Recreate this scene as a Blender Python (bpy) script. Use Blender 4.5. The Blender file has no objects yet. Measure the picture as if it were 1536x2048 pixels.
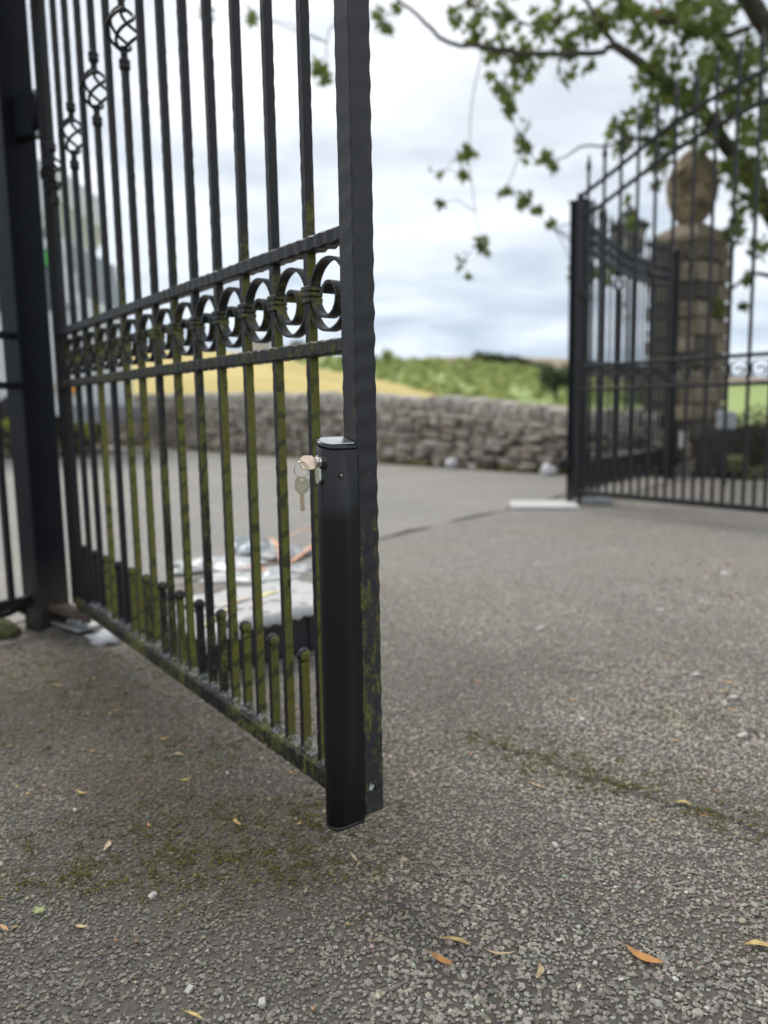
import bpy, math, random
import numpy as np
from mathutils import Vector, Matrix
rnd = random.Random(7)
NR = np.random.RandomState(11)
C = bpy.context.scene.collection
PI = math.pi

# ------------------------------------------------------------------ camera
CAM_H = 0.64
def make_camera():
    p, r, fl = 0.131905, -0.016860, 1552.9
    f = Vector((0, math.cos(p), -math.sin(p))); x = Vector((1, 0, 0)); u = x.cross(f)
    xr = x*math.cos(r) + u*math.sin(r); ur = u*math.cos(r) - x*math.sin(r)
    m = Matrix((( xr.x, ur.x, -f.x, 0), (xr.y, ur.y, -f.y, 0), (xr.z, ur.z, -f.z, CAM_H), (0, 0, 0, 1)))
    cd = bpy.data.cameras.new('camera'); co = bpy.data.objects.new('camera', cd); C.objects.link(co)
    co.matrix_world = m
    cd.sensor_fit = 'VERTICAL'; cd.sensor_height = 36; cd.sensor_width = 27
    cd.lens = fl/2048*36
    cd.clip_start = 0.02; cd.clip_end = 4000
    cd.dof.use_dof = True; cd.dof.focus_distance = 0.90; cd.dof.aperture_fstop = 3.2
    bpy.context.scene.camera = co
make_camera()

# ------------------------------------------------------------------ node helper
class NT:
    def __init__(s, tree): s.t = tree; s.n = tree.nodes; s.l = tree.links
    def new(s, typ, _ins=None, **kw):
        nd = s.n.new(typ)
        for k, v in kw.items(): setattr(nd, k, v)
        for k, v in (_ins or {}).items():
            sk = nd.inputs[k]
            if isinstance(v, bpy.types.NodeSocket): s.l.new(v, sk)
            else: sk.default_value = v
        return nd
    def math(s, op, a, b=0.0, c=None, clamp=False):
        d = {0: a, 1: b}
        if c is not None: d[2] = c
        return s.new('ShaderNodeMath', d, operation=op, use_clamp=clamp).outputs[0]
    def noise(s, vec, scale, detail=4, rough=.55, dist=0):
        i = {'Scale': scale, 'Detail': detail, 'Roughness': rough, 'Distortion': dist}
        if vec is not None: i['Vector'] = vec
        return s.new('ShaderNodeTexNoise', i).outputs['Fac']
    def ramp(s, fac, stops, interp='LINEAR'):
        nd = s.new('ShaderNodeValToRGB', {'Fac': fac}); cr = nd.color_ramp; cr.interpolation = interp
        while len(cr.elements) < len(stops): cr.elements.new(.5)
        for e, (p, c) in zip(cr.elements, stops):
            e.position = p; e.color = (c, c, c, 1) if isinstance(c, (int, float)) else tuple(c)+(1,)
        return nd.outputs['Color']
    def sstep(s, v, a, b):
        return s.new('ShaderNodeMapRange', {'Value': v, 'From Min': a, 'From Max': b}, interpolation_type='SMOOTHSTEP').outputs[0]
    def mix(s, f, a, b, blend='MIX'):
        nd = s.new('ShaderNodeMix', data_type='RGBA', blend_type=blend)
        for k, v in ((0, f), (6, a), (7, b)):
            sk = nd.inputs[k]
            if isinstance(v, bpy.types.NodeSocket): s.l.new(v, sk)
            elif k: sk.default_value = tuple(v)+(1,) if len(v) == 3 else v
            else: sk.default_value = v
        return nd.outputs[2]
    def mapping(s, vec, scale=(1,1,1), rot=(0,0,0)):
        return s.new('ShaderNodeMapping', {'Vector': vec, 'Scale': scale, 'Rotation': rot}).outputs[0]
    def bump(s, h, strength, dist, normal=None):
        i = {'Height': h, 'Strength': strength, 'Distance': dist}
        if normal is not None: i['Normal'] = normal
        return s.new('ShaderNodeBump', i).outputs[0]

# ------------------------------------------------------------------ sky, sun, exposure
SUN_EL, SUN_AZ = math.radians(52), math.radians(-38)      # azimuth from +Y, positive to +X
def make_world():
    w = bpy.data.worlds.new('World'); bpy.context.scene.world = w; w.use_nodes = True
    t = NT(w.node_tree); t.n.clear()
    out = t.new('ShaderNodeOutputWorld')
    sky = t.new('ShaderNodeTexSky', sky_type='NISHITA', sun_disc=False, sun_elevation=SUN_EL, sun_rotation=SUN_AZ,
                air_density=1.0, dust_density=2.0, ozone_density=1.0)
    co = t.new('ShaderNodeTexCoord').outputs['Generated']
    sp = t.new('ShaderNodeSeparateXYZ', {0: co})
    z = t.math('MAXIMUM', sp.outputs['Z'], 0.0)
    dv = t.math('ADD', z, 0.16)
    px = t.math('DIVIDE', sp.outputs['X'], dv); py = t.math('DIVIDE', sp.outputs['Y'], dv)
    pv = t.new('ShaderNodeCombineXYZ', {0: px, 1: py, 2: 0.0}).outputs[0]
    n1 = t.noise(pv, 1.1, 5, .5, .35); n2 = t.noise(t.mapping(pv, (1, 1.7, 1)), 3.1, 5, .6, .2)
    n = t.math('ADD', t.math('MULTIPLY', n1, .84), t.math('MULTIPLY', n2, .16))
    lum = t.sstep(n, .34, .64)
    el = t.sstep(z, 0.0, 0.42)
    dark = t.mix(el, (3.1, 3.8, 4.6), (4.0, 4.45, 5.0))
    light = t.mix(el, (5.3, 5.9, 6.6), (7.2, 7.3, 7.6))
    cloud = t.mix(lum, dark, light)
    cov = t.sstep(n2, .22, .44)
    cov = t.math('MULTIPLY_ADD', cov, .30, .70)
    col = t.mix(cov, sky.outputs[0], cloud)
    bg = t.new('ShaderNodeBackground', {'Color': col, 'Strength': 0.09})
    t.l.new(bg.outputs[0], out.inputs[0])
make_world()
sl = bpy.data.lights.new('sun', 'SUN'); sl.energy = 1.5; sl.angle = math.radians(18); sl.color = (1, .965, .91)
so = bpy.data.objects.new('sun', sl); C.objects.link(so)
sd = Vector((math.sin(SUN_AZ)*math.cos(SUN_EL), math.cos(SUN_AZ)*math.cos(SUN_EL), math.sin(SUN_EL)))
so.rotation_euler = sd.to_track_quat('Z', 'Y').to_euler(); so.location = (-3, 4, 8)
vs = bpy.context.scene.view_settings
vs.view_transform = 'Standard'; vs.look = 'None'; vs.gamma = 1; vs.use_curve_mapping = False; vs.exposure = 0.95

# ------------------------------------------------------------------ mesh helper
class MB:
    def __init__(s): s.v = []; s.f = []; s.sm = []
    def add(s, vs, fs, smooth=False):
        o = len(s.v); s.v += [tuple(v) for v in vs]; s.f += [tuple(i+o for i in f) for f in fs]; s.sm += [smooth]*len(fs); return s
    def box(s, x0, x1, y0, y1, z0, z1):
        v = [(x, y, z) for z in (z0, z1) for y in (y0, y1) for x in (x0, x1)]
        return s.add(v, [(0,2,3,1),(4,5,7,6),(0,1,5,4),(2,6,7,3),(0,4,6,2),(1,3,7,5)])
    def bbox(s, x0, x1, y0, y1, z0, z1, b):
        # box with all edges chamfered
        vs = []
        cx, cy, cz = (x0+x1)/2, (y0+y1)/2, (z0+z1)/2; hx, hy, hz = (x1-x0)/2, (y1-y0)/2, (z1-z0)/2
        idx = {}
        for sx in (-1, 1):
            for sy in (-1, 1):
                for sz in (-1, 1):
                    for a in range(3):
                        q = [sx*(hx-b), sy*(hy-b), sz*(hz-b)]; q[a] = (sx, sy, sz)[a]*(hx, hy, hz)[a]
                        idx[sx, sy, sz, a] = len(vs); vs.append((cx+q[0], cy+q[1], cz+q[2]))
        fs = []
        for a in range(3):
            b1, c1 = (a+1) % 3, (a+2) % 3
            for sg in (-1, 1):
                f = []
                for (p, q) in ((-1,-1),(1,-1),(1,1),(-1,1)):
                    k = [0,0,0]; k[a] = sg; k[b1] = p; k[c1] = q; f.append(idx[k[0],k[1],k[2],a])
                fs.append(f if sg > 0 else f[::-1])
            for p in (-1, 1):       # edge bevels parallel to axis a
                for q in (-1, 1):
                    f = []
                    for (sg, w) in ((-1, b1), (1, b1), (1, c1), (-1, c1)):
                        k = [0,0,0]; k[a] = sg; k[b1] = p; k[c1] = q; f.append(idx[k[0],k[1],k[2],w])
                    fs.append(f if p*q < 0 else f[::-1])
        for sx in (-1, 1):
            for sy in (-1, 1):
                for sz in (-1, 1):
                    f = [idx[sx,sy,sz,a] for a in range(3)]; fs.append(f if sx*sy*sz > 0 else f[::-1])
        return s.add(vs, fs)
    def loops(s, rings, smooth=True, caps=True, closed=True):
        n = len(rings[0]); o = len(s.v); vs = [p for r in rings for p in r]; fs = []
        for i in range(len(rings)-1):
            for j in range(n if closed else n-1):
                k = (j+1) % n; fs.append((i*n+j, i*n+k, (i+1)*n+k, (i+1)*n+j))
        s.add(vs, fs, smooth)
        if caps:
            s.f.append(tuple(o+j for j in range(n))[::-1]); s.f.append(tuple(o+(len(rings)-1)*n+j for j in range(n))); s.sm += [False, False]
        return s
    def lathe(s, prof, n=16, c=(0,0,0), smooth=True):
        return s.loops([[(c[0]+r*math.cos(2*PI*j/n), c[1]+r*math.sin(2*PI*j/n), c[2]+z) for j in range(n)] for r, z in prof], smooth)
    def sphere(s, c, r, n=14, m=9, sz=1):
        return s.lathe([(max(1e-5, r*math.sin(PI*i/m)), -r*sz*math.cos(PI*i/m)) for i in range(m+1)], n, c)
    def tube(s, pts, rad, n=8, smooth=True, sect=None):
        pts = [Vector(p) for p in pts]; rings = []; up = None
        rads = rad if isinstance(rad, (list, tuple)) else [rad]*len(pts)
        for i, p in enumerate(pts):
            d = (pts[min(i+1, len(pts)-1)]-pts[max(i-1, 0)]).normalized()
            if up is None:
                up = Vector((0,0,1)) if abs(d.z) < .9 else Vector((1,0,0))
            a = d.cross(up)
            a = a.normalized() if a.length > 1e-6 else d.orthogonal().normalized()
            b = a.cross(d).normalized(); up = b
            if sect: rings.append([p+a*q[0]+b*q[1] for q in sect])
            else: rings.append([p+(a*math.cos(2*PI*j/n)+b*math.sin(2*PI*j/n))*rads[i] for j in range(n)])
        return s.loops(rings, smooth)
    def hammered(s, p0, p1, ax, w, ay, h, step=.008, cham=.0012, amp=.0006, period=.026, chamamp=0.0, seed=0, jit=.15):
        """forged square bar from p0 to p1: octagonal section with hammered, uneven edges"""
        rg = random.Random(seed); p0, p1, ax, ay = Vector(p0), Vector(p1), Vector(ax), Vector(ay)
        L = (p1-p0).length; n = max(2, int(L/step)); rings = []; ph = [rg.uniform(0, 6.28) for _ in range(8)]
        for i in range(n+1):
            tt = L*i/n; p = p0.lerp(p1, i/n); r = []
            cs = [(1,-1),(1,1),(-1,1),(-1,-1)]
            for q, (sx, sy) in enumerate(cs):
                irr = .35+.8*abs(math.sin(tt*5.3+q+seed)*math.cos(tt*12.9+2*q+seed*2))
                c = cham+irr*chamamp*abs(math.sin(PI*tt/period+ph[q]+.5*math.sin(tt*9+q)))**1.4+rg.uniform(0, .12)*cham
                dx = w/2+irr*amp*math.sin(2*PI*tt/period+ph[q]+1.2*math.sin(tt*11+q))+rg.uniform(-jit, jit)*amp
                dy = h/2+irr*amp*math.sin(2*PI*tt/(period*1.07)+ph[q+4]+1.2*math.sin(tt*8+q))+rg.uniform(-jit, jit)*amp
                pair = [(sx*(dx-c), sy*dy), (sx*dx, sy*(dy-c))]
                if q in (0, 2): pass
                else: pair = pair[::-1]
                r += [p+ax*a+ay*b for a, b in pair]
            rings.append(r)
        return s.loops(rings, False)
    def mesh(s, name, mat=None):
        me = bpy.data.meshes.new(name); me.from_pydata([tuple(v) for v in s.v], [], s.f); me.polygons.foreach_set('use_smooth', s.sm)
        if mat: me.materials.append(mat)
        me.update(); return me
    def build(s, name, mat, parent=None, loc=None, **kw):
        return link(name, s.mesh(name, mat), parent, loc, **kw)
def link(name, me, parent=None, loc=None, rot=None, scale=None, **kw):
    o = bpy.data.objects.new(name, me); C.objects.link(o)
    if parent is not None: o.parent = parent
    if loc is not None: o.location = loc
    if rot is not None: o.rotation_euler = rot
    if scale is not None: o.scale = scale
    for k, v in kw.items(): o[k] = v
    return o
def thing(name, label, cat, loc=(0,0,0), rz=0, group=None):
    o = link(name, None, None, loc, (0, 0, rz)); tag(o, label, cat, group); return o
def tag(o, label, cat, group=None):
    o['label'] = label; o['category'] = cat
    if group: o['group'] = group
    return o
def npmesh(name, V, F, mat, cols=None, smooth=False):
    me = bpy.data.meshes.new(name); V = np.asarray(V, np.float32); F = np.asarray(F, np.int32); k = F.shape[1]
    me.vertices.add(len(V)); me.vertices.foreach_set('co', V.ravel())
    me.loops.add(F.size); me.loops.foreach_set('vertex_index', F.ravel())
    me.polygons.add(len(F)); me.polygons.foreach_set('loop_start', np.arange(len(F), dtype=np.int32)*k)
    me.polygons.foreach_set('loop_total', np.full(len(F), k, np.int32))
    me.polygons.foreach_set('use_smooth', np.full(len(F), smooth))
    if cols is not None:
        a = me.attributes.new('col', 'FLOAT_COLOR', 'POINT'); a.data.foreach_set('color', np.asarray(cols, np.float32).ravel())
    me.materials.append(mat); me.update(); me.validate(); return me

# ------------------------------------------------------------------ materials
def mat(name, fn):
    m = bpy.data.materials.new(name); m.use_nodes = True; t = NT(m.node_tree); t.n.clear()
    out = t.new('ShaderNodeOutputMaterial'); r = fn(t)
    t.l.new(r, out.inputs[0]); return m
def bsdf(t, col, rough=.6, metal=0.0, normal=None, **kw):
    i = {'Base Color': col if isinstance(col, bpy.types.NodeSocket) else tuple(col)+(1,), 'Roughness': rough, 'Metallic': metal}
    if normal is not None: i['Normal'] = normal
    i.update(kw)
    return t.new('ShaderNodeBsdfPrincipled', i).outputs[0]
def simple(name, col, rough=.6, metal=0.0, var=.15, scale=20, bump=0.0, **kw):
    def fn(t):
        p = t.new('ShaderNodeTexCoord').outputs['Object']; n = t.noise(p, scale, 5, .6)
        c = t.mix(t.sstep(n, .3, .7), [x*(1-var) for x in col], [min(1, x*(1+var)) for x in col])
        nm = t.bump(n, bump, .01) if bump else None
        return bsdf(t, c, rough, metal, nm, **kw)
    return mat(name, fn)

def paint_fn(moss_top, end=(.586, -.81, 0), k=1.0):
    """black forged paint; green algae grows on it, as much as each bar's own 'algae' (end faces) and 'algae_side' say"""
    def fn(t):
        g = t.new('ShaderNodeNewGeometry'); pos = g.outputs['Position']; nor = g.outputs['Normal']
        ae = t.new('ShaderNodeAttribute', attribute_type='OBJECT', attribute_name='algae').outputs['Fac']
        asd = t.new('ShaderNodeAttribute', attribute_type='OBJECT', attribute_name='algae_side').outputs['Fac']
        d = t.new('ShaderNodeVectorMath', {0: nor, 1: end}, operation='DOT_PRODUCT').outputs['Value']
        face = t.mix(t.sstep(d, .35, .75), (0, 0, 0), (1, 1, 1))
        face = t.math('ADD', t.math('MULTIPLY', t.sstep(d, .35, .75), ae), t.math('MULTIPLY', t.sstep(d, .6, .3), asd))
        z = t.new('ShaderNodeSeparateXYZ', {0: pos}).outputs['Z']
        low = t.math('MULTIPLY_ADD', t.sstep(z, moss_top, moss_top-.45), .88, .12)
        n1 = t.noise(pos, 7, 4, .6); n2 = t.noise(t.mapping(pos, (60, 60, 14), (.6, 0, .3)), 1.6, 5, .65, .4); n3 = t.noise(pos, 160, 3, .6)
        m = t.math('MULTIPLY', face, low)
        th = t.math('ADD', t.math('MULTIPLY', n1, .5), t.math('ADD', t.math('MULTIPLY', n2, .5), t.math('MULTIPLY', n3, .3)))
        lim = t.math('SUBTRACT', 1.06, t.math('MULTIPLY', m, .72))
        mk = t.sstep(th, t.math('SUBTRACT', lim, .10), t.math('ADD', lim, .08))
        wv = t.new('ShaderNodeTexWave', {'Vector': t.mapping(pos, (1, 1, 1), (0, .65, .95)), 'Scale': 9.0, 'Distortion': 5.0, 'Detail': 4.0, 'Detail Scale': 2.6}, wave_type='BANDS', bands_direction='Z').outputs['Fac']
        drag = t.math('MULTIPLY', t.sstep(wv, .26, .08), t.sstep(t.noise(pos, 5, 2), .36, .52))
        mk = t.math('MULTIPLY', mk, t.math('MULTIPLY_ADD', drag, -.6, 1.0))
        base = t.mix(t.noise(pos, 45, 5, .65), [v*k for v in (.009, .0095, .011)], [v*k for v in (.020, .0205, .023)])
        base = t.mix(t.sstep(t.noise(pos, 420, 2), .72, .80), base, (.07, .07, .07))
        green = t.mix(n3, (.088, .093, .013), (.20, .20, .045))
        green = t.mix(t.math('MULTIPLY', t.sstep(n1, .35, .7), .6), green, (.10, .10, .034))
        col = t.mix(mk, base, green)
        rough = t.math('MULTIPLY_ADD', mk, .35, .40)
        h = t.math('ADD', t.math('MULTIPLY', n3, .5), t.math('ADD', t.math('MULTIPLY', t.noise(pos, 38, 3), .9), t.math('MULTIPLY', mk, .25)))
        return bsdf(t, col, rough, 0, t.bump(h, .5, .0014), **{'Specular IOR Level': .30})
    return fn
M = {}
M['paint'] = mat('hammered_black_paint_with_algae', paint_fn(1.16))
M['post_paint'] = mat('black_post_paint', paint_fn(.85, k=2.1))
M['clean_paint'] = mat('plain_black_paint', paint_fn(.5))
def postpaint(t):
    p = t.new('ShaderNodeNewGeometry').outputs['Position']; n = t.noise(p, 6, 5, .6); n2 = t.noise(p, 90, 3, .6)
    z = t.new('ShaderNodeSeparateXYZ', {0: p}).outputs['Z']
    dirt = t.math('MULTIPLY', t.sstep(z, .28, .02), t.sstep(n, .35, .6))
    c = t.mix(n2, (.008, .0095, .013), (.014, .016, .021)); c = t.mix(dirt, c, (.055, .050, .042))
    return bsdf(t, c, t.math('MULTIPLY_ADD', n, .2, .30), 0, t.bump(n2, .2, .001), **{'Specular IOR Level': .07})
M['hinge_post'] = mat('smooth_black_gloss_paint', postpaint)
def lockm(t):
    p = t.new('ShaderNodeTexCoord').outputs['Object']
    n = t.noise(p, 900, 2, .5); n2 = t.noise(p, 12, 3, .5)
    return bsdf(t, t.mix(n2, (.0075, .0075, .009), (.011, .011, .0125)), t.math('MULTIPLY_ADD', n2, .05, .30), .0, t.bump(n, .05, .0003), **{'Specular IOR Level': .34})
M['lock'] = mat('satin_black_anodised_aluminium', lockm)
M['lock_cap'] = simple('satin_black_cap', (.016, .016, .018), .30, 0, .1, 60)
M['black'] = simple('black_recess', (.004, .004, .004), .6)
M['nickel'] = simple('nickel_silver_key_metal', (.60, .53, .43), .30, 1.0, .12, 180, .05)
M['brass'] = simple('brushed_brass_key_metal', (.70, .55, .42), .30, 1.0, .12, 180, .05)
M['chrome'] = simple('chrome_cylinder_metal', (.62, .60, .56), .18, 1.0, .08, 200)
M['scrape'] = simple('bare_primer_scrape', (.42, .44, .45), .6, 0, .2, 300)
M['rust'] = simple('rusty_flat_steel', (.11, .078, .066), .7, .25, .35, 60, .3)
M['galv'] = simple('dull_galvanised_steel', (.34, .35, .35), .5, .6, .2, 60)
M['white_stone'] = simple('white_limestone_lump', (.58, .58, .59), .8, 0, .12, 25, .3)
M['concrete'] = simple('dirty_footing_concrete', (.105, .095, .080), .95, 0, .35, 30, .8)
M['slab'] = simple('pale_concrete_slab', (.46, .46, .45), .85, 0, .12, 30, .3)
M['mossstone'] = simple('moss_green_stone', (.10, .10, .045), .95, 0, .4, 45, .7)
M['moss'] = None
def webm(t):
    p = t.new('ShaderNodeTexCoord').outputs['Object']
    n = t.noise(p, 120, 4, .7, .6); n2 = t.noise(t.mapping(p, (400, 60, 200)), 1.0, 3, .6, .5)
    a = t.math('MULTIPLY', t.sstep(n, .36, .66), t.math('MULTIPLY_ADD', t.sstep(n2, .4, .6), .55, .45))
    a = t.math('MULTIPLY', a, .62)
    d = t.new('ShaderNodeBsdfDiffuse', {'Color': (.78, .80, .82, 1)}).outputs[0]; tr = t.new('ShaderNodeBsdfTransparent').outputs[0]
    tl = t.new('ShaderNodeBsdfTranslucent', {'Color': (.8, .82, .84, 1)}).outputs[0]
    dd = t.new('ShaderNodeMixShader', {0: .45, 1: d, 2: tl}).outputs[0]
    return t.new('ShaderNodeMixShader', {0: a, 1: tr, 2: dd}).outputs[0]
M['web'] = mat('dusty_cobweb', webm)

def asphalt_fn(dk, lt, brown, dark_near=False):
    def fn(t):
        p = t.new('ShaderNodeNewGeometry').outputs['Position']
        big = t.noise(p, 1.1, 5, .6, .3); mid = t.noise(p, 5.5, 4, .6); fine = t.noise(p, 130, 3, .7)
        vo = t.new('ShaderNodeTexVoronoi', {'Vector': p, 'Scale': 120.0, 'Randomness': 1.0})
        vd = vo.outputs['Distance']; vc = t.new('ShaderNodeSeparateColor', {0: vo.outputs['Color']}).outputs[0]
        c = t.mix(vc, dk, lt); c = t.mix(t.math('MULTIPLY', t.sstep(vd, .35, .75), .75), c, [x*.42 for x in dk])
        c = t.mix(t.math('MULTIPLY', t.sstep(big, .42, .68), .55), c, brown)
        c = t.mix(t.math('MULTIPLY', t.sstep(mid, .55, .8), .25), c, [x*1.7 for x in lt])
        if dark_near:      # base colour darker nearby, deepening the gaps between chippings; paler farther back
            yy = t.new('ShaderNodeSeparateXYZ', {0: p}).outputs['Y']; wn = t.sstep(t.math('ADD', yy, t.math('MULTIPLY', big, .8)), 1.8, 3.0)
            c = t.mix(wn, t.mix(fine, (.060, .054, .045), (.140, .126, .105)), c)
        h = t.math('SUBTRACT', t.math('MULTIPLY', fine, .3), vd)
        return bsdf(t, c, t.math('MULTIPLY_ADD', mid, .16, .70), 0, t.bump(h, .9, .006), **{'Specular IOR Level': .35})
    return fn
M['driveway'] = mat('worn_driveway_tarmac', asphalt_fn((.185, .171, .150), (.36, .337, .300), (.225, .196, .158), True))
M['road'] = mat('pale_worn_road_tarmac', asphalt_fn((.225, .212, .192), (.39, .372, .342), (.29, .27, .235)))
def chipm(t):
    a = t.new('ShaderNodeAttribute', attribute_name='col').outputs['Color']; p = t.new('ShaderNodeNewGeometry').outputs['Position']
    n = t.noise(p, 700, 3, .6)
    c = t.mix(t.math('MULTIPLY', t.sstep(n, .35, .7), .45), a, (.06, .056, .05))
    return bsdf(t, c, .72, 0, t.bump(n, .4, .0006), **{'Specular IOR Level': .4})
M['chip'] = mat('stone_chippings', chipm)
def mossm(t):
    a = t.new('ShaderNodeAttribute', attribute_name='col').outputs['Color']
    return bsdf(t, a, .95)
M['moss'] = mat('ground_moss', mossm)
def leafm(c1, c2, trans=.35):
    def fn(t):
        p = t.new('ShaderNodeTexCoord').outputs['Object']; r = t.new('ShaderNodeObjectInfo').outputs['Random']
        n = t.noise(p, 90, 3, .6)
        c = t.mix(r, c1, c2); c = t.mix(t.math('MULTIPLY', t.sstep(n, .48, .66), .6), c, [x*.45 for x in c1])
        d = bsdf(t, c, .55); tl = t.new('ShaderNodeBsdfTranslucent', {'Color': c}).outputs[0]
        return t.new('ShaderNodeMixShader', {0: trans, 1: d, 2: tl}).outputs[0]
    return fn
M['leaf_yellow'] = mat('dry_yellow_leaf', leafm((.60, .42, .13), (.66, .50, .22), .2))
M['leaf_tan'] = mat('dry_tan_leaf', leafm((.50, .37, .20), (.62, .50, .32), .2))
M['leaf_orange'] = mat('dry_orange_leaf', leafm((.58, .27, .08), (.60, .36, .16), .2))
M['leaf_olive'] = mat('dry_olive_leaf', leafm((.36, .31, .10), (.42, .38, .15), .2))
M['leaf_green'] = mat('fallen_green_leaf', leafm((.32, .38, .15), (.38, .44, .19), .2))
M['crown'] = mat('sycamore_leaf', leafm((.055, .085, .020), (.18, .22, .050), .50))
M['crown_orange'] = mat('turning_leaf', leafm((.34, .10, .03), (.40, .16, .05), .4))
M['bark'] = simple('grey_brown_bark', (.060, .050, .040), .9, 0, .4, 14, .8)
def stonem(stops):
    def fn(t):
        p = t.new('ShaderNodeTexCoord').outputs['Object']; gp = t.new('ShaderNodeNewGeometry').outputs['Position']
        r = t.new('ShaderNodeObjectInfo').outputs['Random']; n = t.noise(gp, 16, 5, .65); n2 = t.noise(gp, 60, 4, .6)
        c = t.ramp(r, stops); c = t.mix(t.math('MULTIPLY', t.sstep(n, .45, .7), .5), c, (.07, .065, .055))
        c = t.mix(t.math('MULTIPLY', t.sstep(n2, .6, .75), .35), c, (.42, .41, .38))
        return bsdf(t, c, .9, 0, t.bump(n2, .7, .01))
    return fn
M['rubble'] = mat('gritstone_rubble', stonem([(0, (.17, .152, .125)), (.25, (.33, .295, .245)), (.5, (.47, .415, .36)), (.75, (.30, .235, .17)), (1, (.50, .465, .42))]))
M['coping'] = mat('gritstone_coping', stonem([(0, (.32, .295, .25)), (.5, (.46, .43, .38)), (1, (.38, .34, .285))]))
M['pillar'] = mat('weathered_sandstone', stonem([(0, (.060, .054, .046)), (.3, (.23, .185, .125)), (.55, (.10, .085, .068)), (.8, (.29, .235, .16)), (1, (.17, .15, .125))]))
M['core'] = simple('dark_wall_hearting', (.035, .032, .027), .95, 0, .3, 12, .6)
M['mortar'] = simple('dark_mortar_joint', (.042, .037, .029), .95, 0, .25, 30, .5)
def fieldm(a, b, sc, c=None):
    def fn(t):
        p = t.new('ShaderNodeNewGeometry').outputs['Position']; n = t.noise(p, sc, 6, .65); n2 = t.noise(t.mapping(p, (1, .25, 1)), sc*.25, 4, .6)
        col = t.mix(t.sstep(n, .3, .7), a, b)
        if c: col = t.mix(t.math('MULTIPLY', t.sstep(n2, .5, .7), .6), col, c)
        return bsdf(t, col, .95)
    return fn
M['grass'] = mat('rough_grass', fieldm((.095, .14, .03), (.17, .21, .055), .8, (.17, .15, .06)))
M['yellow_field'] = mat('dry_yellow_grass', fieldm((.40, .315, .095), (.52, .415, .145), .12, (.33, .33, .11)))
M['green_slope'] = mat('green_pasture', fieldm((.17, .24, .06), (.28, .35, .11), .06, (.24, .26, .09)))
M['moor'] = mat('brown_moorland', fieldm((.22, .17, .105), (.29, .23, .15), .015, (.17, .17, .10)))
M['scrub'] = mat('scrub_foliage', leafm((.26, .33, .09), (.42, .46, .16), .4))
M['scrub_mid'] = mat('olive_scrub_foliage', leafm((.12, .17, .05), (.22, .26, .08), .35))
M['scrub_dark'] = mat('dark_foliage', leafm((.07, .10, .045), (.13, .16, .065), .3))
M['hedge_leaf'] = mat('mossy_hedge_leaf', leafm((.085, .070, .026), (.15, .115, .045), .25))
M['grass_blade'] = mat('dry_grass_blade', leafm((.20, .20, .07), (.34, .30, .12), .3))
M['verge_weed'] = mat('yellow_weed_leaf', leafm((.36, .37, .05), (.46, .42, .06), .3))
M['lorry_white'] = simple('dusty_white_lorry_paint', (.60, .62, .63), .45, 0, .035, 2)
M['lorry_grey'] = simple('grey_lorry_trim', (.26, .27, .28), .5, 0, .1, 4)
M['dark_glass'] = simple('dark_windscreen_glass', (.09, .11, .115), .08, 0, .1, 2)
M['tyre'] = simple('black_rubber', (.02, .02, .02), .85)
M['amber'] = simple('amber_marker_plastic', (.75, .32, .02), .35)
M['decal_green'] = simple('green_printed_panel', (.06, .38, .08), .5)
M['crate'] = simple('black_moulded_plastic', (.013, .014, .018), .45, 0, .25, 12)
M['sheet'] = simple('crumpled_white_wrapping', (.44, .44, .43), .5, 0, .05, 14)
M['plastic'] = simple('milky_plastic_wrap', (.40, .41, .41), .3, 0, .12, 14)
M['plastic_blue'] = simple('pale_blue_plastic_wrap', (.38, .43, .45), .3, 0, .12, 14)
M['strap'] = simple('orange_packing_strap', (.58, .29, .15), .5, 0, .15, 10)
M['print_yellow'] = simple('yellow_print', (.72, .62, .25), .6)
M['print_orange'] = simple('orange_print', (.62, .47, .33), .6)
M['box_grey'] = simple('grey_plastic_housing', (.33, .35, .37), .45)
M['lamp_metal'] = simple('weathered_lantern_metal', (.045, .047, .048), .5, .3)
def milk(t):
    d = bsdf(t, (.80, .80, .74), .25); tl = t.new('ShaderNodeBsdfTranslucent', {'Color': (.85, .85, .78, 1)}).outputs[0]; tp = t.new('ShaderNodeBsdfTransparent', {'Color': (.9, .9, .88, 1)}).outputs[0]
    return t.new('ShaderNodeMixShader', {0: .45, 1: t.new('ShaderNodeMixShader', {0: .6, 1: d, 2: tl}).outputs[0], 2: tp}).outputs[0]
M['lamp_glass'] = mat('milky_lantern_glass', milk)
M['plate'] = simple('notice_plate', (.55, .52, .48), .5)
M['roof_slate'] = simple('grey_house_slate', (.30, .28, .29), .8)
M['house_wall'] = simple('pale_house_wall', (.50, .48, .45), .85)

# ------------------------------------------------------------------ ground, road, fields
def sheet(name, pts, z, m, **kw):
    mb = MB(); mb.add([(x, y, z) for x, y in pts], [tuple(range(len(pts)))]); o = mb.build(name, m); o['kind'] = 'structure'; return o
sheet('grassland', [(-900, -60), (900, -60), (900, 1500), (-900, 1500)], -.03, M['grass'])
sheet('road', [(-26, -4), (9, -4), (9, 4.9), (4.4, 6.3), (2.9, 7.6), (-2.2, 13.8), (-8.5, 21.5), (-26, 24)], -.008, M['road'])
gl = Vector((.606, .795, 0)).normalized(); gn = Vector((gl.y, -gl.x, 0))       # gate line and its normal on the camera's side
def gp(s, n, z=0.0): return Vector((-1.0, 2.25, z)) + gl*s + gn*n
mb = MB(); N = 60
tp = []
for i in range(N+1):
    q = gp(-6+14*i/N, -.15+.02*math.sin(i*1.7)+.015*math.sin(i*3.1+1)); tp.append((q.x, q.y, .001))
e0, e1 = gp(8, 9), gp(-6, 9)
tp += [(e0.x, e0.y, .001), (e1.x, e1.y, .001)]
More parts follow.
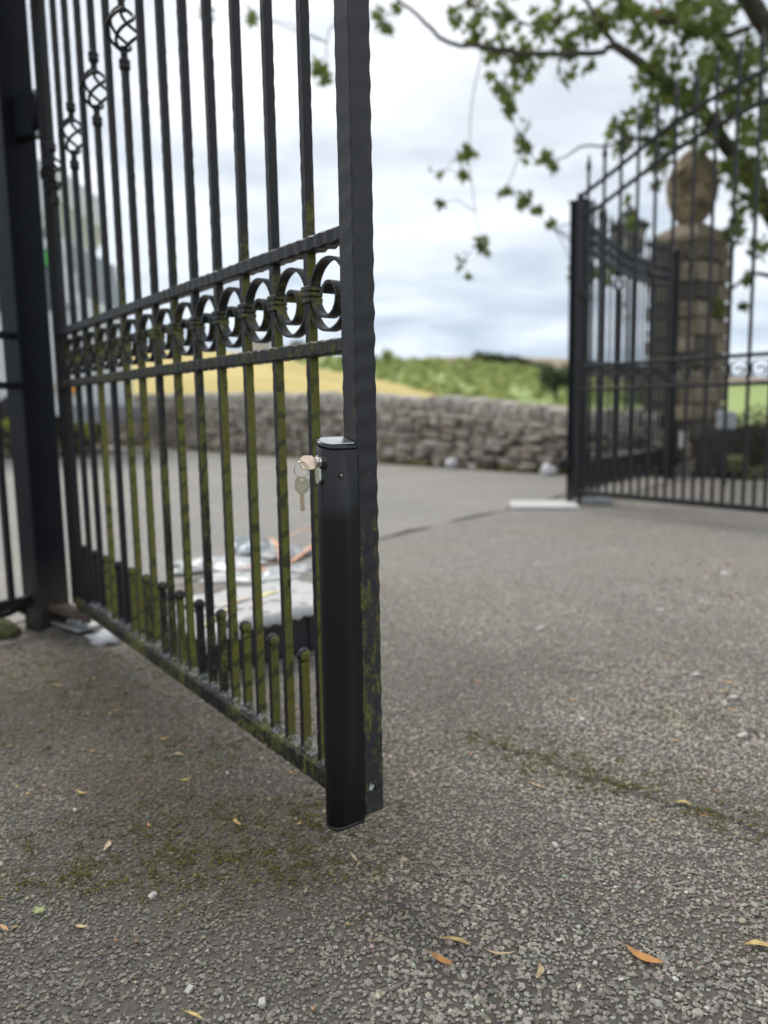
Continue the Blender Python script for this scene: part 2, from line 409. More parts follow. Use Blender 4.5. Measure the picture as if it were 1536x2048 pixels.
mb.add(tp, [tuple(range(len(tp)))]); mb.add([(x, y, -.03) for x, y, z in tp[:N+1]]+tp[:N+1], [(i, i+1, N+2+i, N+1+i) for i in range(N)])
mb.build('driveway', M['driveway'], kind='structure')
# flat dark strip: painted shade of the edge where driveway meets road
mb = MB(); vs = []
for i in range(N+1):
    a = gp(-6+14*i/N, -.145+.02*math.sin(i*1.7)+.015*math.sin(i*3.1+1)); b = gp(-6+14*i/N, -.21+.035*math.sin(i*2.3)); vs += [(a.x, a.y, -.004), (b.x, b.y, -.004)]
mb.add(vs, [(2*i, 2*i+1, 2*i+3, 2*i+2) for i in range(N)])
M['seam'] = simple('dark_seam_strip', (.040, .036, .030), .95, 0, .35, 25, .5)
mb.build('driveway_seam', M['seam'], kind='structure')

# stone chippings of the driveway surface: one mesh, coloured per stone
ico = np.array([(0, 0, 1)] + [(.894*math.cos(2*PI*i/5), .894*math.sin(2*PI*i/5), .447) for i in range(5)] +
               [(.894*math.cos(2*PI*(i+.5)/5), .894*math.sin(2*PI*(i+.5)/5), -.447) for i in range(5)] + [(0, 0, -1)])
icf = np.array([(0, 1+i, 1+(i+1) % 5) for i in range(5)] + [(1+i, 6+i, 1+(i+1) % 5) for i in range(5)] +
               [(1+(i+1) % 5, 6+i, 6+(i+1) % 5) for i in range(5)] + [(11, 6+(i+1) % 5, 6+i) for i in range(5)])
def smooth_noise(x, y, seed, freqs=((1.3, 1), (2.9, .6), (6.1, .35))):
    r = np.random.RandomState(seed); v = np.zeros_like(x)
    for f, a in freqs:
        for _ in range(3):
            th, ph = r.uniform(0, 6.28, 2); v += a/3*np.sin(2*PI*f*(x*math.cos(th)+y*math.sin(th))+ph)
    return v
def scatter(P, size, flat, cols, mat_, name, seed, elong=.35, sink=.35):
    r = np.random.RandomState(seed); n = len(P)
    sx = size*(1+r.uniform(-elong, elong, n)); sy = size*(1+r.uniform(-elong, elong, n)); sz = size*flat*(1+r.uniform(-.3, .3, n))
    jit = 1+r.uniform(-.28, .28, (n, 12, 1)); v = ico[None]*jit*np.stack([sx, sy, sz], 1)[:, None]
    tilt = r.uniform(-.35, .35, n); c, s = np.cos(tilt)[:, None], np.sin(tilt)[:, None]
    y, z = v[:, :, 1]*c-v[:, :, 2]*s, v[:, :, 1]*s+v[:, :, 2]*c
    a = r.uniform(0, 6.28, n); c, s = np.cos(a)[:, None], np.sin(a)[:, None]
    x2, y2 = v[:, :, 0]*c-y*s, v[:, :, 0]*s+y*c
    V = np.stack([x2+P[:, 0:1], y2+P[:, 1:2], z+P[:, 2:3]+(sz*(1-2*sink))[:, None]], 2).reshape(-1, 3)
    F = (icf[None]+(np.arange(n)*12)[:, None, None]).reshape(-1, 3)
    cc = np.repeat(np.concatenate([cols, np.ones((n, 1))], 1), 12, 0)
    me = npmesh(name, V, F, mat_, cc); return link(name, me, kind='stuff')
def crack_line(x0, y0, x1, y1, n, j, seed):
    r = random.Random(seed); a = b = 0; out = []
    for i in range(n+1):
        a = a*.7+r.uniform(-j, j); out.append((x0+(x1-x0)*i/n+a, y0+(y1-y0)*i/n+a*.8+.012*math.sin(i*.45)))
    return out
CRACKS = [(crack_line(.14, 1.475, .62, 1.03, 60, .006, 1), .0042), (crack_line(.30, 1.33, .44, 1.56, 18, .005, 4), .0020), (crack_line(.42, 1.80, .56, 1.83, 18, .008, 2), .0035), (crack_line(.56, 1.83, .74, 1.74, 18, .008, 3), .003)]
MOSS = [(-.30, 1.06, .17, .07, 1500), (-.21, 1.15, .12, .05, 700), (-.19, 1.02, .10, .035, 900), (-.46, 1.00, .06, .03, 250), (-.62, 1.75, .16, .16, 900),
                              (-.33, 1.42, .10, .08, 500), (-.85, 1.9, .15, .08, 400), (.30, 1.33, .07, .04, 380), (.40, 1.25, .08, .03, 420), (.18, 1.43, .08, .03, 320), (.52, 1.12, .07, .03, 260), (.62, 1.5, .06, .05, 120)]
def chippings():
    n = 200000
    Y = np.sqrt(NR.uniform(.6**2, 3.0**2, n)); X = NR.uniform(-.62, .58, n)*Y+NR.uniform(-.05, .05, n)
    keep = NR.uniform(0, 1, n) < np.clip((3.0-Y)/1.7, 0, 1)
    w = (X+1.0)*gn.x+(Y-2.25)*gn.y
    keep &= w > -.13
    for cl_, w_ in CRACKS:
        for cx, cy in cl_: keep &= (X-cx)**2+(Y-cy)**2 > (w_*1.5)**2
    X, Y = X[keep], Y[keep]; n = len(X)
    rough = smooth_noise(X, Y, 3)+.55*np.clip((X-.05)/.4, -1, 1)                 # coarser, paler to the right
    size = NR.uniform(.0017, .0030, n)*(1.02+.17*np.clip(rough, -.25, 1.2)); size *= np.where(NR.uniform(0, 1, n) < .03, 1.6, 1)
    val = NR.uniform(.12, .335, n)*(1+.20*np.clip(rough+.25*np.clip((X-.05)/.3, -1, 1), -1, 1))*(1+.30*np.clip((Y-1.2)/1.2, 0, 1)); val = np.where(NR.uniform(0, 1, n) < .05, val*1.6, val)
    # brown silt trodden in along the gate, paler clean stone to the right and in front
    lx = X+.586/.81*(Y-1.1)+.10                       # 0 along the gate leaf, negative on its near side
    silt = np.clip(1.1-np.abs(lx+.25)/.55, 0, 1)*np.clip((Y-.80)/.25, 0, 1)+.55*np.exp(-((X-.10)/.16)**2-((Y-1.35)/.22)**2)
    silt = np.clip(silt*(.75+.45*smooth_noise(X, Y, 9))+.10*smooth_noise(X, Y, 21, ((3, 1), (7, .6), (15, .4))), 0, 1)
    mz = sum(np.exp(-((X-cx)/(sx*1.5))**2-((Y-cy)/(sy*1.5))**2) for cx, cy, sx, sy, q in MOSS)*(.6+.5*smooth_noise(X, Y, 33, ((5, 1), (12, .8), (26, .6))))
    mz = np.clip(mz, 0, 1)*np.where(NR.uniform(0, 1, n) < .75, 1, .25)
    grey = np.array([[1.10, 1.0, .85]]); brown = np.array([[.84, .65, .44]]); olive = np.array([[.62, .60, .22]])
    tone = grey*(1-silt[:, None])+brown*silt[:, None]; tone = tone*(1-.65*mz[:, None])+olive*.65*mz[:, None]
    cols = val[:, None]*tone*(1+NR.normal(0, .05, (n, 3)))
    cols = np.clip(cols, .01, .6)
    P = np.stack([X, Y, np.full(n, .0012)], 1)
    scatter(P, size, .62, cols, M['chip'], 'stone_chippings', 5, .38, .30)
chippings()

# moss: little cushions in patches and along the crack
def moss():
    pts = []
    for cx, cy, sx, sy, n in MOSS:
        k = np.random.RandomState(int(abs(cx*1000))+n); n = int(n*.8); c = k.normal(0, 1, (max(5, n//9), 2))*[sx, sy]+[cx, cy]
        i = k.randint(0, len(c), n); pts.append(c[i]+k.normal(0, 1, (n, 2))*.0052)
    for i in range(34):       # along the crack
        f = NR.uniform(0, 1); c = np.array([.16+.42*f, 1.46-.40*f])+NR.normal(0, .012, 2)
        pts.append(c+NR.normal(0, .005, (11, 2)))
    Q = np.concatenate(pts); n = len(Q); P = np.concatenate([Q, np.full((n, 1), .0035)], 1)
    v = NR.uniform(.6, 1.25, (n, 1)); cols = v*np.where(NR.uniform(0, 1, (n, 1)) < .35, np.array([[.145, .130, .022]]), np.array([[.082, .086, .018]]))
    scatter(P, NR.uniform(.0008, .0018, n), .8, cols, M['moss'], 'ground_moss', 6, .3, .2)
moss()
def crack(name, pts, w):
    mb = MB(); vs = []
    for i, (x, y) in enumerate(pts):
        a = Vector((pts[min(i+1, len(pts)-1)][0]-pts[max(i-1, 0)][0], pts[min(i+1, len(pts)-1)][1]-pts[max(i-1, 0)][1])).normalized(); nx, ny = -a.y, a.x
        ww = w*rnd.uniform(.3, 1)
        vs += [(x+nx*ww, y+ny*ww, .0014), (x, y, .0014), (x-nx*ww, y-ny*ww, .0014)]
    fs = []
    for i in range(len(pts)-1): fs += [(3*i, 3*i+1, 3*i+4, 3*i+3), (3*i+1, 3*i+2, 3*i+5, 3*i+4)]
    mb.add(vs, fs); return mb.build(name, M['seam'], kind='structure')
for cl_, w_ in CRACKS: crack('tarmac_crack', cl_, w_*1.6)

# ------------------------------------------------------------------ near gate leaf
def upper_z(x):  return float(np.interp(x, [0, .06, .17, .265, .545, .815, 1.03, 1.5], [1.83, 1.855, 1.90, 1.94, 2.07, 2.15, 2.185, 2.215]))
def lower_z(x):  return float(np.interp(x, [0, .11, .174, .382, .55, .77, 1.03, 1.5], [1.73, 1.745, 1.767, 1.86, 1.928, 2.0, 2.047, 2.08]))
def scroll_mesh(R0=.0475, m=None, r1=.0115):
    """flat bar rolled into a volute, about its own centre, in the XZ plane"""
    mb = MB(); n = 84; rings = []; wd, th = .0072, .0017; turns = 2.05; k = R0/.0475
    for i in range(n+1):
        f = i/n; a = math.radians(150)+f*turns*2*PI
        r = k*float(np.interp(f*turns, [0, .25, .5, .75, 1.0, 1.25, 1.5, 1.75, 2.05], [.0480, .0480, .0472, .0464, .0440, .0318, .0228, .0160, .0128]))
        cx, cz = k*.0050*max(0, f*turns-1)/1.05, -k*.0020*max(0, f*turns-1)/1.05
        ca, sa = math.cos(a), math.sin(a); ww = wd*(1+.30*f*f); t2 = th*(1+1.6*max(0, f-.8)/.2)*(1+.12*math.sin(i*1.9)*(f > .75))
        rings.append([(cx+(r+t2)*ca, -ww, cz+(r+t2)*sa), (cx+(r+t2)*ca, ww, cz+(r+t2)*sa), (cx+(r-th)*ca, ww, cz+(r-th)*sa), (cx+(r-th)*ca, -ww, cz+(r-th)*sa)])
    mb.loops(rings, False)
    return mb.mesh('scroll', m)
def collar_mesh(m):
    mb = MB()
    for dz in (-.0076, 0, .0076):
        pts = [(-.0080, -.0112), (.0130, -.0112), (.0156, -.0088), (.0156, .0088), (.0130, .0112), (-.0080, .0112), (-.0102, .0088), (-.0102, -.0088)]
        rings = []
        for zz, s in ((-.0038, .88), (-.0024, 1), (.0024, 1), (.0038, .88)):
            rings.append([(x*s, y*s, dz+zz) for x, y in pts])
        mb.loops(rings, False)
    return mb.mesh('collar', m)
def basket_mesh(m):
    mb = MB()
    for q in range(4):
        pts = []
        for i in range(19):
            f = i/18; a = q*PI/2+f*PI*1.0; r = .0055+.0255*math.sin(PI*f)**.75
            pts.append((r*math.cos(a), r*math.sin(a), -.040+.080*f))
        mb.tube(pts, .0036, 6)
    for sg in (-1, 1): mb.tube([(0, 0, sg*.034), (0, 0, sg*.048), (0, 0, sg*.066)], [.0088, .0072, .0066], 8)
    return mb.mesh('basket_twist', m)
def knuckle_mesh(m):
    mb = MB(); mb.lathe([(.0075, -.016), (.0085, -.012), (.0115, -.0085), (.0115, -.003), (.0095, -.001), (.0115, .001), (.0115, .0065), (.0085, .010), (.0065, .016)], 12)
    return mb.mesh('knuckle', m)
PP = M['paint']
SCROLL, COLLAR, BASKET, KNUCKLE = scroll_mesh(m=PP), collar_mesh(PP), basket_mesh(PP), knuckle_mesh(PP)
BASK_Z = {13: 1.271, 11: 1.310, 9: 1.353, 7: 1.4025, 5: 1.463, 3: 1.515, 1: 1.56}
EX = 1.515; SX = .050
ALG = [1.0, .82, 1.0, .80, .62, .84, .60, .80, .92, .40, .90, .30, .35, .30]
def make_leaf(label, loc, rz):
    root = thing('gate_leaf', label, 'gate', loc, rz, 'ornamental black iron driveway gates')
    X, Y = (1, 0, 0), (0, 1, 0)
    MB().hammered((EX, 0, .095), (EX, 0, 2.30), X, .032, Y, .032, .0032, .0010, .00038, .033, .0019, 1, .06).build('end_post', M['post_paint'], root, algae=.47, algae_side=.74)
    cap = MB(); cap.lathe([(.012, 0), (.012, .01), (.020, .02), (.023, .032), (.020, .045), (.012, .053), (.004, .08)], 14, (EX, 0, 2.30)); cap.build('post_finial', PP, root)
    MB().hammered((SX, 0, .10), (SX, 0, 1.86), X, .028, Y, .030, .007, .0015, .0005, .025, .0018, 2).build('hinge_stile', PP, root)
    for nm, z0, z1, d in (('scroll_rail', .852, .872, .022), ('scroll_rail', .713, .733, .022), ('bottom_rail', .0876, .118, .026)):
        MB().hammered((SX+.014, 0, (z0+z1)/2), (EX-.016, 0, (z0+z1)/2), Y, d, (0, 0, 1), z1-z0, .006, .0018, .0008, .027, .0012, int(z0*1000), .3).build(nm, PP, root, algae=.45, algae_side=.50 if nm == 'bottom_rail' else .46)
    for fz in (upper_z, lower_z):
        mb = MB(); xs = np.linspace(SX, EX, 26); mb.tube([(x, 0, fz(x)-.006) for x in xs], .011, 4, False, [(-.011, -.008), (.011, -.008), (.011, .008), (-.011, .008)]); mb.build('arch_rail', PP, root)
    sc = .1/.1
    for k in range(14):
        x = 1.4-.1*k; top = upper_z(x)+.10; mb = MB()
        if k in BASK_Z:
            b = BASK_Z[k]; mb.hammered((x, 0, .112), (x, 0, b-.072), X, .0136, Y, .0136, .010, .0010, .00035, .03, .0006, 20+k)
            mb.hammered((x, 0, b+.072), (x, 0, top), X, .0136, Y, .0136, .012, .0010, .00035, .03, .0006, 40+k)
        else:
            mb.hammered((x, 0, .112), (x, 0, top), X, .0136, Y, .0136, .010, .0010, .00035, .03, .0006, 20+k)
        mb.loops([[(x+sx*s, sy*s, top+dz) for sx, sy in ((1,-1),(1,1),(-1,1),(-1,-1))] for s, dz in ((.0068, 0), (.011, .02), (.008, .045), (.001, .10))], False)
        bar = mb.build('bar', PP, root, algae=ALG[k]*.86, algae_side=ALG[k]*.22)
        if k in BASK_Z:
            link('basket_twist', BASKET, bar, (x, 0, b)); link('knuckle', KNUCKLE, bar, (x, 0, b-.066)); link('knuckle', KNUCKLE, bar, (x, 0, b+.066), (PI, 0, 0))
        link('collar', COLLAR, root, (x+.001, 0, .797), algae=.6, algae_side=.5)
        link('scroll', SCROLL, root, (x+.0530, 0, .793), (0, 0, 0), algae=.55, algae_side=.2)
    for k in range(14):
        x = 1.35-.1*k; mb = MB(); mb.hammered((x, 0, .112), (x, 0, .262), X, .0136, Y, .0136, .010, .0010, .0003, .03, .0006, 60+k)
        mb.sphere((x, 0, .271), .0112, 14, 10); mb.build('ball_bar', PP, root, algae=ALG[k]*.74, algae_side=.12)
    for sx, sy in ((.006, .1345), (.0125, .137)):
        mb = MB(); mb.lathe([(.0001, 0), (.0028, 0), (.0028, .0006), (.0001, .0006)], 12); mb.build('bolt_hole', M['black'], root, (EX+.0162, sx-.004, sy-.005), rot=(0, PI/2, 0))  # flat black discs; the shade inside the holes is put into their colour
    mb = MB(); mb.add([(0, -.006, -.002), (0, -.001, -.005), (0, .003, .000), (0, .002, .004), (0, -.001, .002), (0, -.002, .007), (0, -.004, .003)], [tuple(range(7))]); mb.build('paint_scrape', M['scrape'], root, (EX+.0172, -.004, .133))
    return root
A1 = math.atan2(-.80997, .58646)
leaf1 = make_leaf('black ornamental iron gate leaf with green algae and lock box, standing open in the foreground', (-.91751, 2.23646, 0), A1)
def copy_tree(o, parent=None):
    c = o.copy(); C.objects.link(c)
    if parent is not None: c.parent = parent
    for ch in list(o.children): copy_tree(ch, c)
    return c
leaf2 = copy_tree(leaf1); leaf2.location = (1.152, 4.801, .012); leaf2.rotation_euler = (0, 0, math.atan2(-.8042, .5943)); leaf2.scale = (1.12, 1, 1)

for ch in leaf2.children_recursive:
    if 'algae' in ch: ch['algae'] = ch['algae']*.15; ch['algae_side'] = 0.0
leaf2['label'] = 'blurred black iron gate leaf with rising arched top, in front of the stone pillar'

# cobwebs in the corners above the bottom rail (only where they show, on the near leaf)
for k in range(26):
    x = 1.475-.05*k; rg = random.Random(k); mb = MB(); n = 8; vs = []; hl = rg.uniform(.008, .026); hr = rg.uniform(.006, .022); w = .05
    for j in range(n+1):
        yy = -.014+.028*j/n
        for i in range(n+1):
            f = i/n; sag = hl*(1-f)**2.6+hr*f**3.0
            vs.append((x-w/2+.006+(w-.012)*f, yy*(1-.35*(f*(1-f))*2), .1195+sag*(1-.55*abs(2*j/n-1))+rg.uniform(-.0006, .0006)))
    mb.add(vs, [(j*(n+1)+i, j*(n+1)+i+1, (j+1)*(n+1)+i+1, (j+1)*(n+1)+i) for j in range(n) for i in range(n)], True); mb.build('cobweb', M['web'], leaf1)

# ------------------------------------------------------------------ lock box with keys
def local(a, b, z):     # near leaf's own axes to world
    return Vector((-.91751, 2.23646, 0))+Vector((.58646, -.80997, 0))*a+Vector((.80997, .58646, 0))*b+Vector((0, 0, z))
def stadium(a0, a1, b0, b1, n=12, inset=0.0):
    """profile flat against the post at b0, round at b1 (b1 < b0)"""
    R = (a1-a0)/2-inset; ca = (a0+a1)/2; cb = b1+(a1-a0)/2; pts = [(a0+inset, b0), (a0+inset, cb)]
    pts = [(a1-inset, b0-inset*.2)]
    for i in range(n+1):
        t = -PI*i/n; pts.append((ca+R*math.cos(t), cb+R*math.sin(t)))
    pts.append((a0+inset, b0-inset*.2)); return pts
LA0, LA1, LB0, LB1 = EX+.018-.034, EX+.018, -.0175, -.0655
lk = thing('gate_lock', 'tall matt black lock box fixed to the end post of the near gate, with keys', 'lock', local(0, 0, 0), A1)
mb = MB(); pr = stadium(LA0, LA1, LB0, LB1, 20)
zt = lambda a, b: .5900-(a-LA1)*.30
mb.loops([[(a, b, .0925) for a, b in pr]] + [[(a, b, z) for a, b in pr] for z in (.2, .35, .5)] + [[(a, b, zt(a, b)) for a, b in pr]], True)
body = mb.build('housing', M['lock'], lk)
mb = MB(); mb.loops([[(a, b, zt(a, b)+.0008) for a, b in stadium(LA0, LA1, LB0, LB1, 20, .0009)], [(a, b, zt(a, b)+.0022) for a, b in stadium(LA0, LA1, LB0, LB1, 20, .0003)], [(a, b, zt(a, b)+.0048) for a, b in stadium(LA0, LA1, LB0, LB1, 20, .0012)], [(a, b, zt(a, b)+.0062) for a, b in stadium(LA0, LA1, LB0, LB1, 20, .0042)]], True)
mb.build('top_cap', M['lock_cap'], lk)
mb = MB(); mb.loops([[(a, b, zt(a, b)+.0062) for a, b in stadium(LA0, LA1, LB0, LB1, 20, .0044)], [(a, b, zt(a, b)+.0070) for a, b in stadium(LA0, LA1, LB0, LB1, 20, .0050)]], False)
mb.build('cap_sheen', simple('bright_cap_sheen_metal', (.55, .56, .57), .28, 1.0, .06, 80), lk)  # added bright metal layer, stands in for the sky's reflection on the cap
mb = MB(); mb.loops([[(a, b, .0850) for a, b in stadium(LA0, LA1, LB0, LB1, 20, .003)], [(a, b, .0868) for a, b in stadium(LA0, LA1, LB0, LB1, 20, .0008)], [(a, b, .0915) for a, b in stadium(LA0, LA1, LB0, LB1, 20, .0004)]], True)
mb.build('bottom_cap', M['lock_cap'], lk)
mb = MB(); mb.loops([[(a, b, .0915) for a, b in stadium(LA0, LA1, LB0, LB1, 16, .0016)], [(a, b, .0925) for a, b in stadium(LA0, LA1, LB0, LB1, 16, .0016)]], False, False); mb.build('joint_line', M['black'], lk)
# hex socket screw on the flat face
mb = MB(); mb.lathe([(.0040, 0), (.0043, .0005), (.0040, .0009), (.0034, .0009), (.0031, .0004)], 20)
sc_ = mb.build('screw', M['lock_cap'], lk, (LA1, -.0425, .5590), rot=(0, PI/2, 0))
mb = MB(); mb.lathe([(.00002, .0005), (.0017, .0006), (.0017, .00105), (.0012, .00105), (.0012, .0006)], 6); mb.build('hex_socket', M['chrome'], sc_)
# euro cylinder in an escutcheon on the round nose, with the key in it
ca = (LA0+LA1)/2
mb = MB()
def keyhole(s, y, dz=0.0):
    pts = []
    for i in range(15):
        t = math.radians(-60+300*i/14); pts.append((.0085*s*math.cos(t), y, .0085*s*math.sin(t)+dz))
    for i in range(9):
        t = math.radians(180+180*i/8); pts.append((.005*s*math.cos(t), y, -.022+.005*s*math.sin(t)+dz))
    return pts
def profile_prism(m, s, y0, y1):
    m.loops([keyhole(s, y0), keyhole(s, y1)], False)
profile_prism(mb, 1.25, LB1+.004, LB1-.0006); esc = mb.build('escutcheon', M['lock_cap'], lk, (ca+.004, 0, .576))
mb = MB(); profile_prism(mb, 1.0, LB1+.002, LB1-.0040); cyl = mb.build('euro_cylinder', M['chrome'], lk, (ca+.004, 0, .576))
mb = MB(); mb.lathe([(.0001, 0), (.0058, 0), (.0062, .0006), (.0062, .0016), (.0001, .0016)], 18); mb.build('cylinder_plug', M['chrome'], cyl, (0, LB1-.0038, 0), rot=(PI/2, 0, 0))
def key_mesh(m, nm='key_blade'):
    """flat key hanging down its local -Z, thickness along Y; hole at the origin"""
    mb = MB(); th = .0011
    out = [(-.0040, -.026), (-.0118, -.019), (-.0128, -.004), (-.0085, .0035), (-.004, .0050), (.004, .0050), (.0085, .0035), (.0128, -.004), (.0118, -.019), (.0040, -.026)]
    n = len(out); hole = [(.0030*math.cos(2*PI*i/n+2.2), .0022*math.sin(2*PI*i/n+2.2)-.0005) for i in range(n)]
    # order the hole to match the outline direction
    import cmath
    hole = []
    for (x, z) in out:
        a = math.atan2(z+.008, x); hole.append((.0034*math.cos(a), .0024*math.sin(a)-.001))
    V = [(x, -th, z) for x, z in out]+[(x, -th, z) for x, z in hole]+[(x, th, z) for x, z in out]+[(x, th, z) for x, z in hole]
    F = []
    for i in range(n):
        j = (i+1) % n
        F += [(i, j, n+j, n+i), (2*n+j, 2*n+i, 3*n+i, 3*n+j), (j, i, 2*n+i, 2*n+j), (n+i, n+j, 3*n+j, 3*n+i)]
    mb.add(V, F); return mb
def shank(mb, L=.030, z0=-.0255):
    for x0, x1, t0 in ((-.0042, -.0016, .0011), (-.0016, -.0004, .0005), (-.0004, .0022, .0011), (.0022, .0030, .0006)):
        mb.box(x0, x1, -t0, t0, z0-L, z0)
    for i in range(5):
        zz = z0-.006-i*.0045; d = (.0016, .0008, .002, .0012, .0018)[i]
        mb.add([(.0030, -.0006, zz), (.0030+d, -.0006, zz-.0015), (.0030, -.0006, zz-.004), (.0030, .0006, zz), (.0030+d, .0006, zz-.0015), (.0030, .0006, zz-.004)], [(0,1,2),(5,4,3),(0,3,4,1),(1,4,5,2)])
    mb.add([(-.0042, -.001, z0-L), (.003, -.001, z0-L), (-.001, -.001, z0-L-.003), (-.0042, .001, z0-L), (.003, .001, z0-L), (-.001, .001, z0-L-.003)], [(0,2,1),(3,4,5),(0,3,5,2),(1,2,5,4)])
    return mb
# inserted key: its bow stands out from the round nose (local -Y), turned edge-on and slightly tilted
ik = thing('key', 'copper toned key pushed into the lock cylinder of the black lock box', 'key', local(ca+.004, LB1-.0240, .576), A1, 'keys of the gate lock')
ik.scale = (.72, .72, .72); bow = key_mesh(M['brass']); bowo = bow.build('key_bow', M['brass'], ik); bowo.rotation_euler = (math.radians(90), math.radians(76), 0)
mb = MB(); shank(mb, .0105); sk = mb.build('key_shank', M['brass'], ik); sk.rotation_euler = (math.radians(90), math.radians(76), 0)
# ring through both keys
rc = local(ca+.004, LB1-.0262, .5680)
ring = MB(); pts = []
for i in range(73):
    a = 4*PI*i/72; pts.append((.0088*math.cos(a), .0009*(i/72-.5), .0098*math.sin(a)))
ring.tube(pts, .0006, 6)
ro = ring.build('key_ring', M['chrome'], None, (rc.x, rc.y, rc.z), rot=(.1, .1, A1+math.radians(60))); tag(ro, 'thin split ring of wire joining the two keys beside the black lock', 'key ring')
kx = local(ca+.004, LB1-.0262, .5560)
hk = thing('key', 'silver key with engraved bow hanging from the wire ring beside the lock', 'key', (kx.x, kx.y, kx.z), A1+math.radians(48), 'keys of the gate lock')
hk.scale = (.72, .72, .72); kb = key_mesh(M['nickel']).build('key_bow', M['nickel'], hk)
mb = MB(); shank(mb, .0275); mb.build('key_shank', M['brass'], hk)
# raised lettering and rules on the bow
def text_on(body, size, loc, rot, m, parent, nm='engraving', ext=.00015):
    cu = bpy.data.curves.new(nm, 'FONT'); cu.body = body; cu.size = size; cu.align_x = 'CENTER'; cu.align_y = 'CENTER'; cu.extrude = ext
    o = bpy.data.objects.new(nm, cu); C.objects.link(o); dg = bpy.context.evaluated_depsgraph_get(); me = bpy.data.meshes.new_from_object(o.evaluated_get(dg)); bpy.data.objects.remove(o)
    me.materials.clear(); me.materials.append(m); return link(nm, me, parent, loc, rot)
M['engrave'] = simple('bright_worn_engraving', (.92, .90, .85), .25, 1.0, .05, 100)
text_on('SKI', .0058, (.0015, -.00125, -.0170), (PI/2, 0, 0), M['engrave'], kb)
mb = MB()
for z0, x0, x1 in ((-.0138, -.0082, .0082), (-.0214, -.0060, .0060)): mb.box(x0, x1, -.00125, -.0011, z0, z0+.0007)
for i in range(7): mb.box(-.0085+i*.0024, -.0070+i*.0024, -.00125, -.0011, -.0122+.0006*(i % 2), -.0095-.0004*(i % 3))
mb.build('engraving', M['engrave'], kb)

# ------------------------------------------------------------------ hinge posts, panels
def hinge_post(loc, label, h, half=.0475):
    r = thing('hinge_post', label, 'gate post', loc, math.atan2(gl.y, gl.x), 'square black gate posts')
    MB().bbox(-half, half, -half, half, -.05, h, .004).build('post', M['hinge_post'], r)
    MB().bbox(-half-.008, half+.008, -half-.008, half+.008, h+.001, h+.014, .003).build('post_cap', M['hinge_post'], r)
    return r
hpL = hinge_post((-1.0165, 2.275, 0), 'square black hinge post carrying the near gate, dirty at its foot', 2.15)
hpR = hinge_post((1.268, 5.075, 0), 'square black hinge post of the blurred far gate, beside the stone wall', 1.895, .052)
# hinges of the near leaf: block, pin, nut
def hinge(z, base, ang):
    r = link('hinge', None, hpL, hpL.matrix_basis.inverted() @ (base+Vector((0, 0, z))), (0, 0, ang-hpL.rotation_euler.z))
    MB().bbox(-.100, -.030, -.018, .018, -.055, .055, .004).build('hinge_block', M['hinge_post'], r)
    mb = MB(); mb.lathe([(.013, -.035), (.016, -.032), (.016, .03), (.013, .033)], 14, (-.024, -.006, 0)); mb.build('hinge_barrel', M['hinge_post'], r)
    mb = MB(); mb.lathe([(.008, -.058), (.0105, -.056), (.0105, -.045), (.006, -.044), (.006, .05), (.009, .051), (.009, .06), (.004, .064)], 6, (-.024, -.006, 0)); mb.build('hinge_pin', M['galv'], r)
LO = Vector((-.91751, 2.23646, 0))
hpL.rotation_euler = (0, 0, math.atan2(gl.y, gl.x)); bpy.context.view_layer.update(); hinge(1.44, LO+Vector((.03, -.03, 0)), math.radians(-22))
bh = thing('pivot_bracket', 'rusty flat steel pivot bracket with nuts at the foot of the near hinge post', 'bracket', LO+Vector((0, 0, .085)), A1+.25)
mb = MB(); mb.bbox(-.055, .135, -.045, .004, -.012, -.004, .002); mb.bbox(-.055, .17, -.052, -.044, -.020, .002, .002); mb.build('pivot_arm', M['rust'], bh)
mb = MB(); mb.bbox(-.06, .10, -.05, .03, -.060, -.050, .003); mb.build('base_plate', M['galv'], bh)
for x in (.02, .09):
    mb = MB(); mb.lathe([(.011, 0), (.013, .003), (.013, .011), (.009, .014), (.006, .014), (.006, .026), (.003, .028)], 6, (x, -.025, -.049)); mb.build('nut', M['galv'], bh)
mb = MB(); mb.bbox(-.05, -.0, -.04, .03, -.049, -.018, .006); mb.build('pivot_block', M['black'], bh)
def lump(name, m, loc, sx, sy, sz, seed, n=14, mm=8, amp=.25, **kw):
    rg = np.random.RandomState(seed); V = []; fr = rg.uniform(1, 3.5, (4, 3)); ph = rg.uniform(0, 6.28, 4)
    mb = MB(); rings = []
    for i in range(mm+1):
        t = PI*i/mm; ring_ = []
        for j in range(n):
            a = 2*PI*j/n; d = np.array([math.sin(t)*math.cos(a), math.sin(t)*math.sin(a), -math.cos(t)])
            k = 1+amp*sum(math.sin(fr[q]@d*2+ph[q]) for q in range(4))/2.2
            ring_.append((d[0]*sx*k, d[1]*sy*k, d[2]*sz*k))
        rings.append(ring_)
    mb.loops(rings, True); return mb.build(name, m, None, loc, **kw)
tag(lump('white_stone', M['white_stone'], (-.792, 2.115, .014), .046, .034, .022, 5), 'smooth white stone lying under the hinge end of the near gate', 'stone')
tag(lump('mossy_stone', M['mossstone'], (-1.125, 2.20, .015), .055, .045, .035, 8), 'greenish mossy stone at the left of the near post foot', 'stone')
lump('concrete_footing', M['concrete'], (-1.01, 2.26, -.022), .19, .15, .036, 3, 22, 10, .18, kind='structure')
lump('concrete_footing', M['concrete'], (-.86, 2.15, -.014), .09, .07, .03, 4, 18, 10, .2, kind='structure')

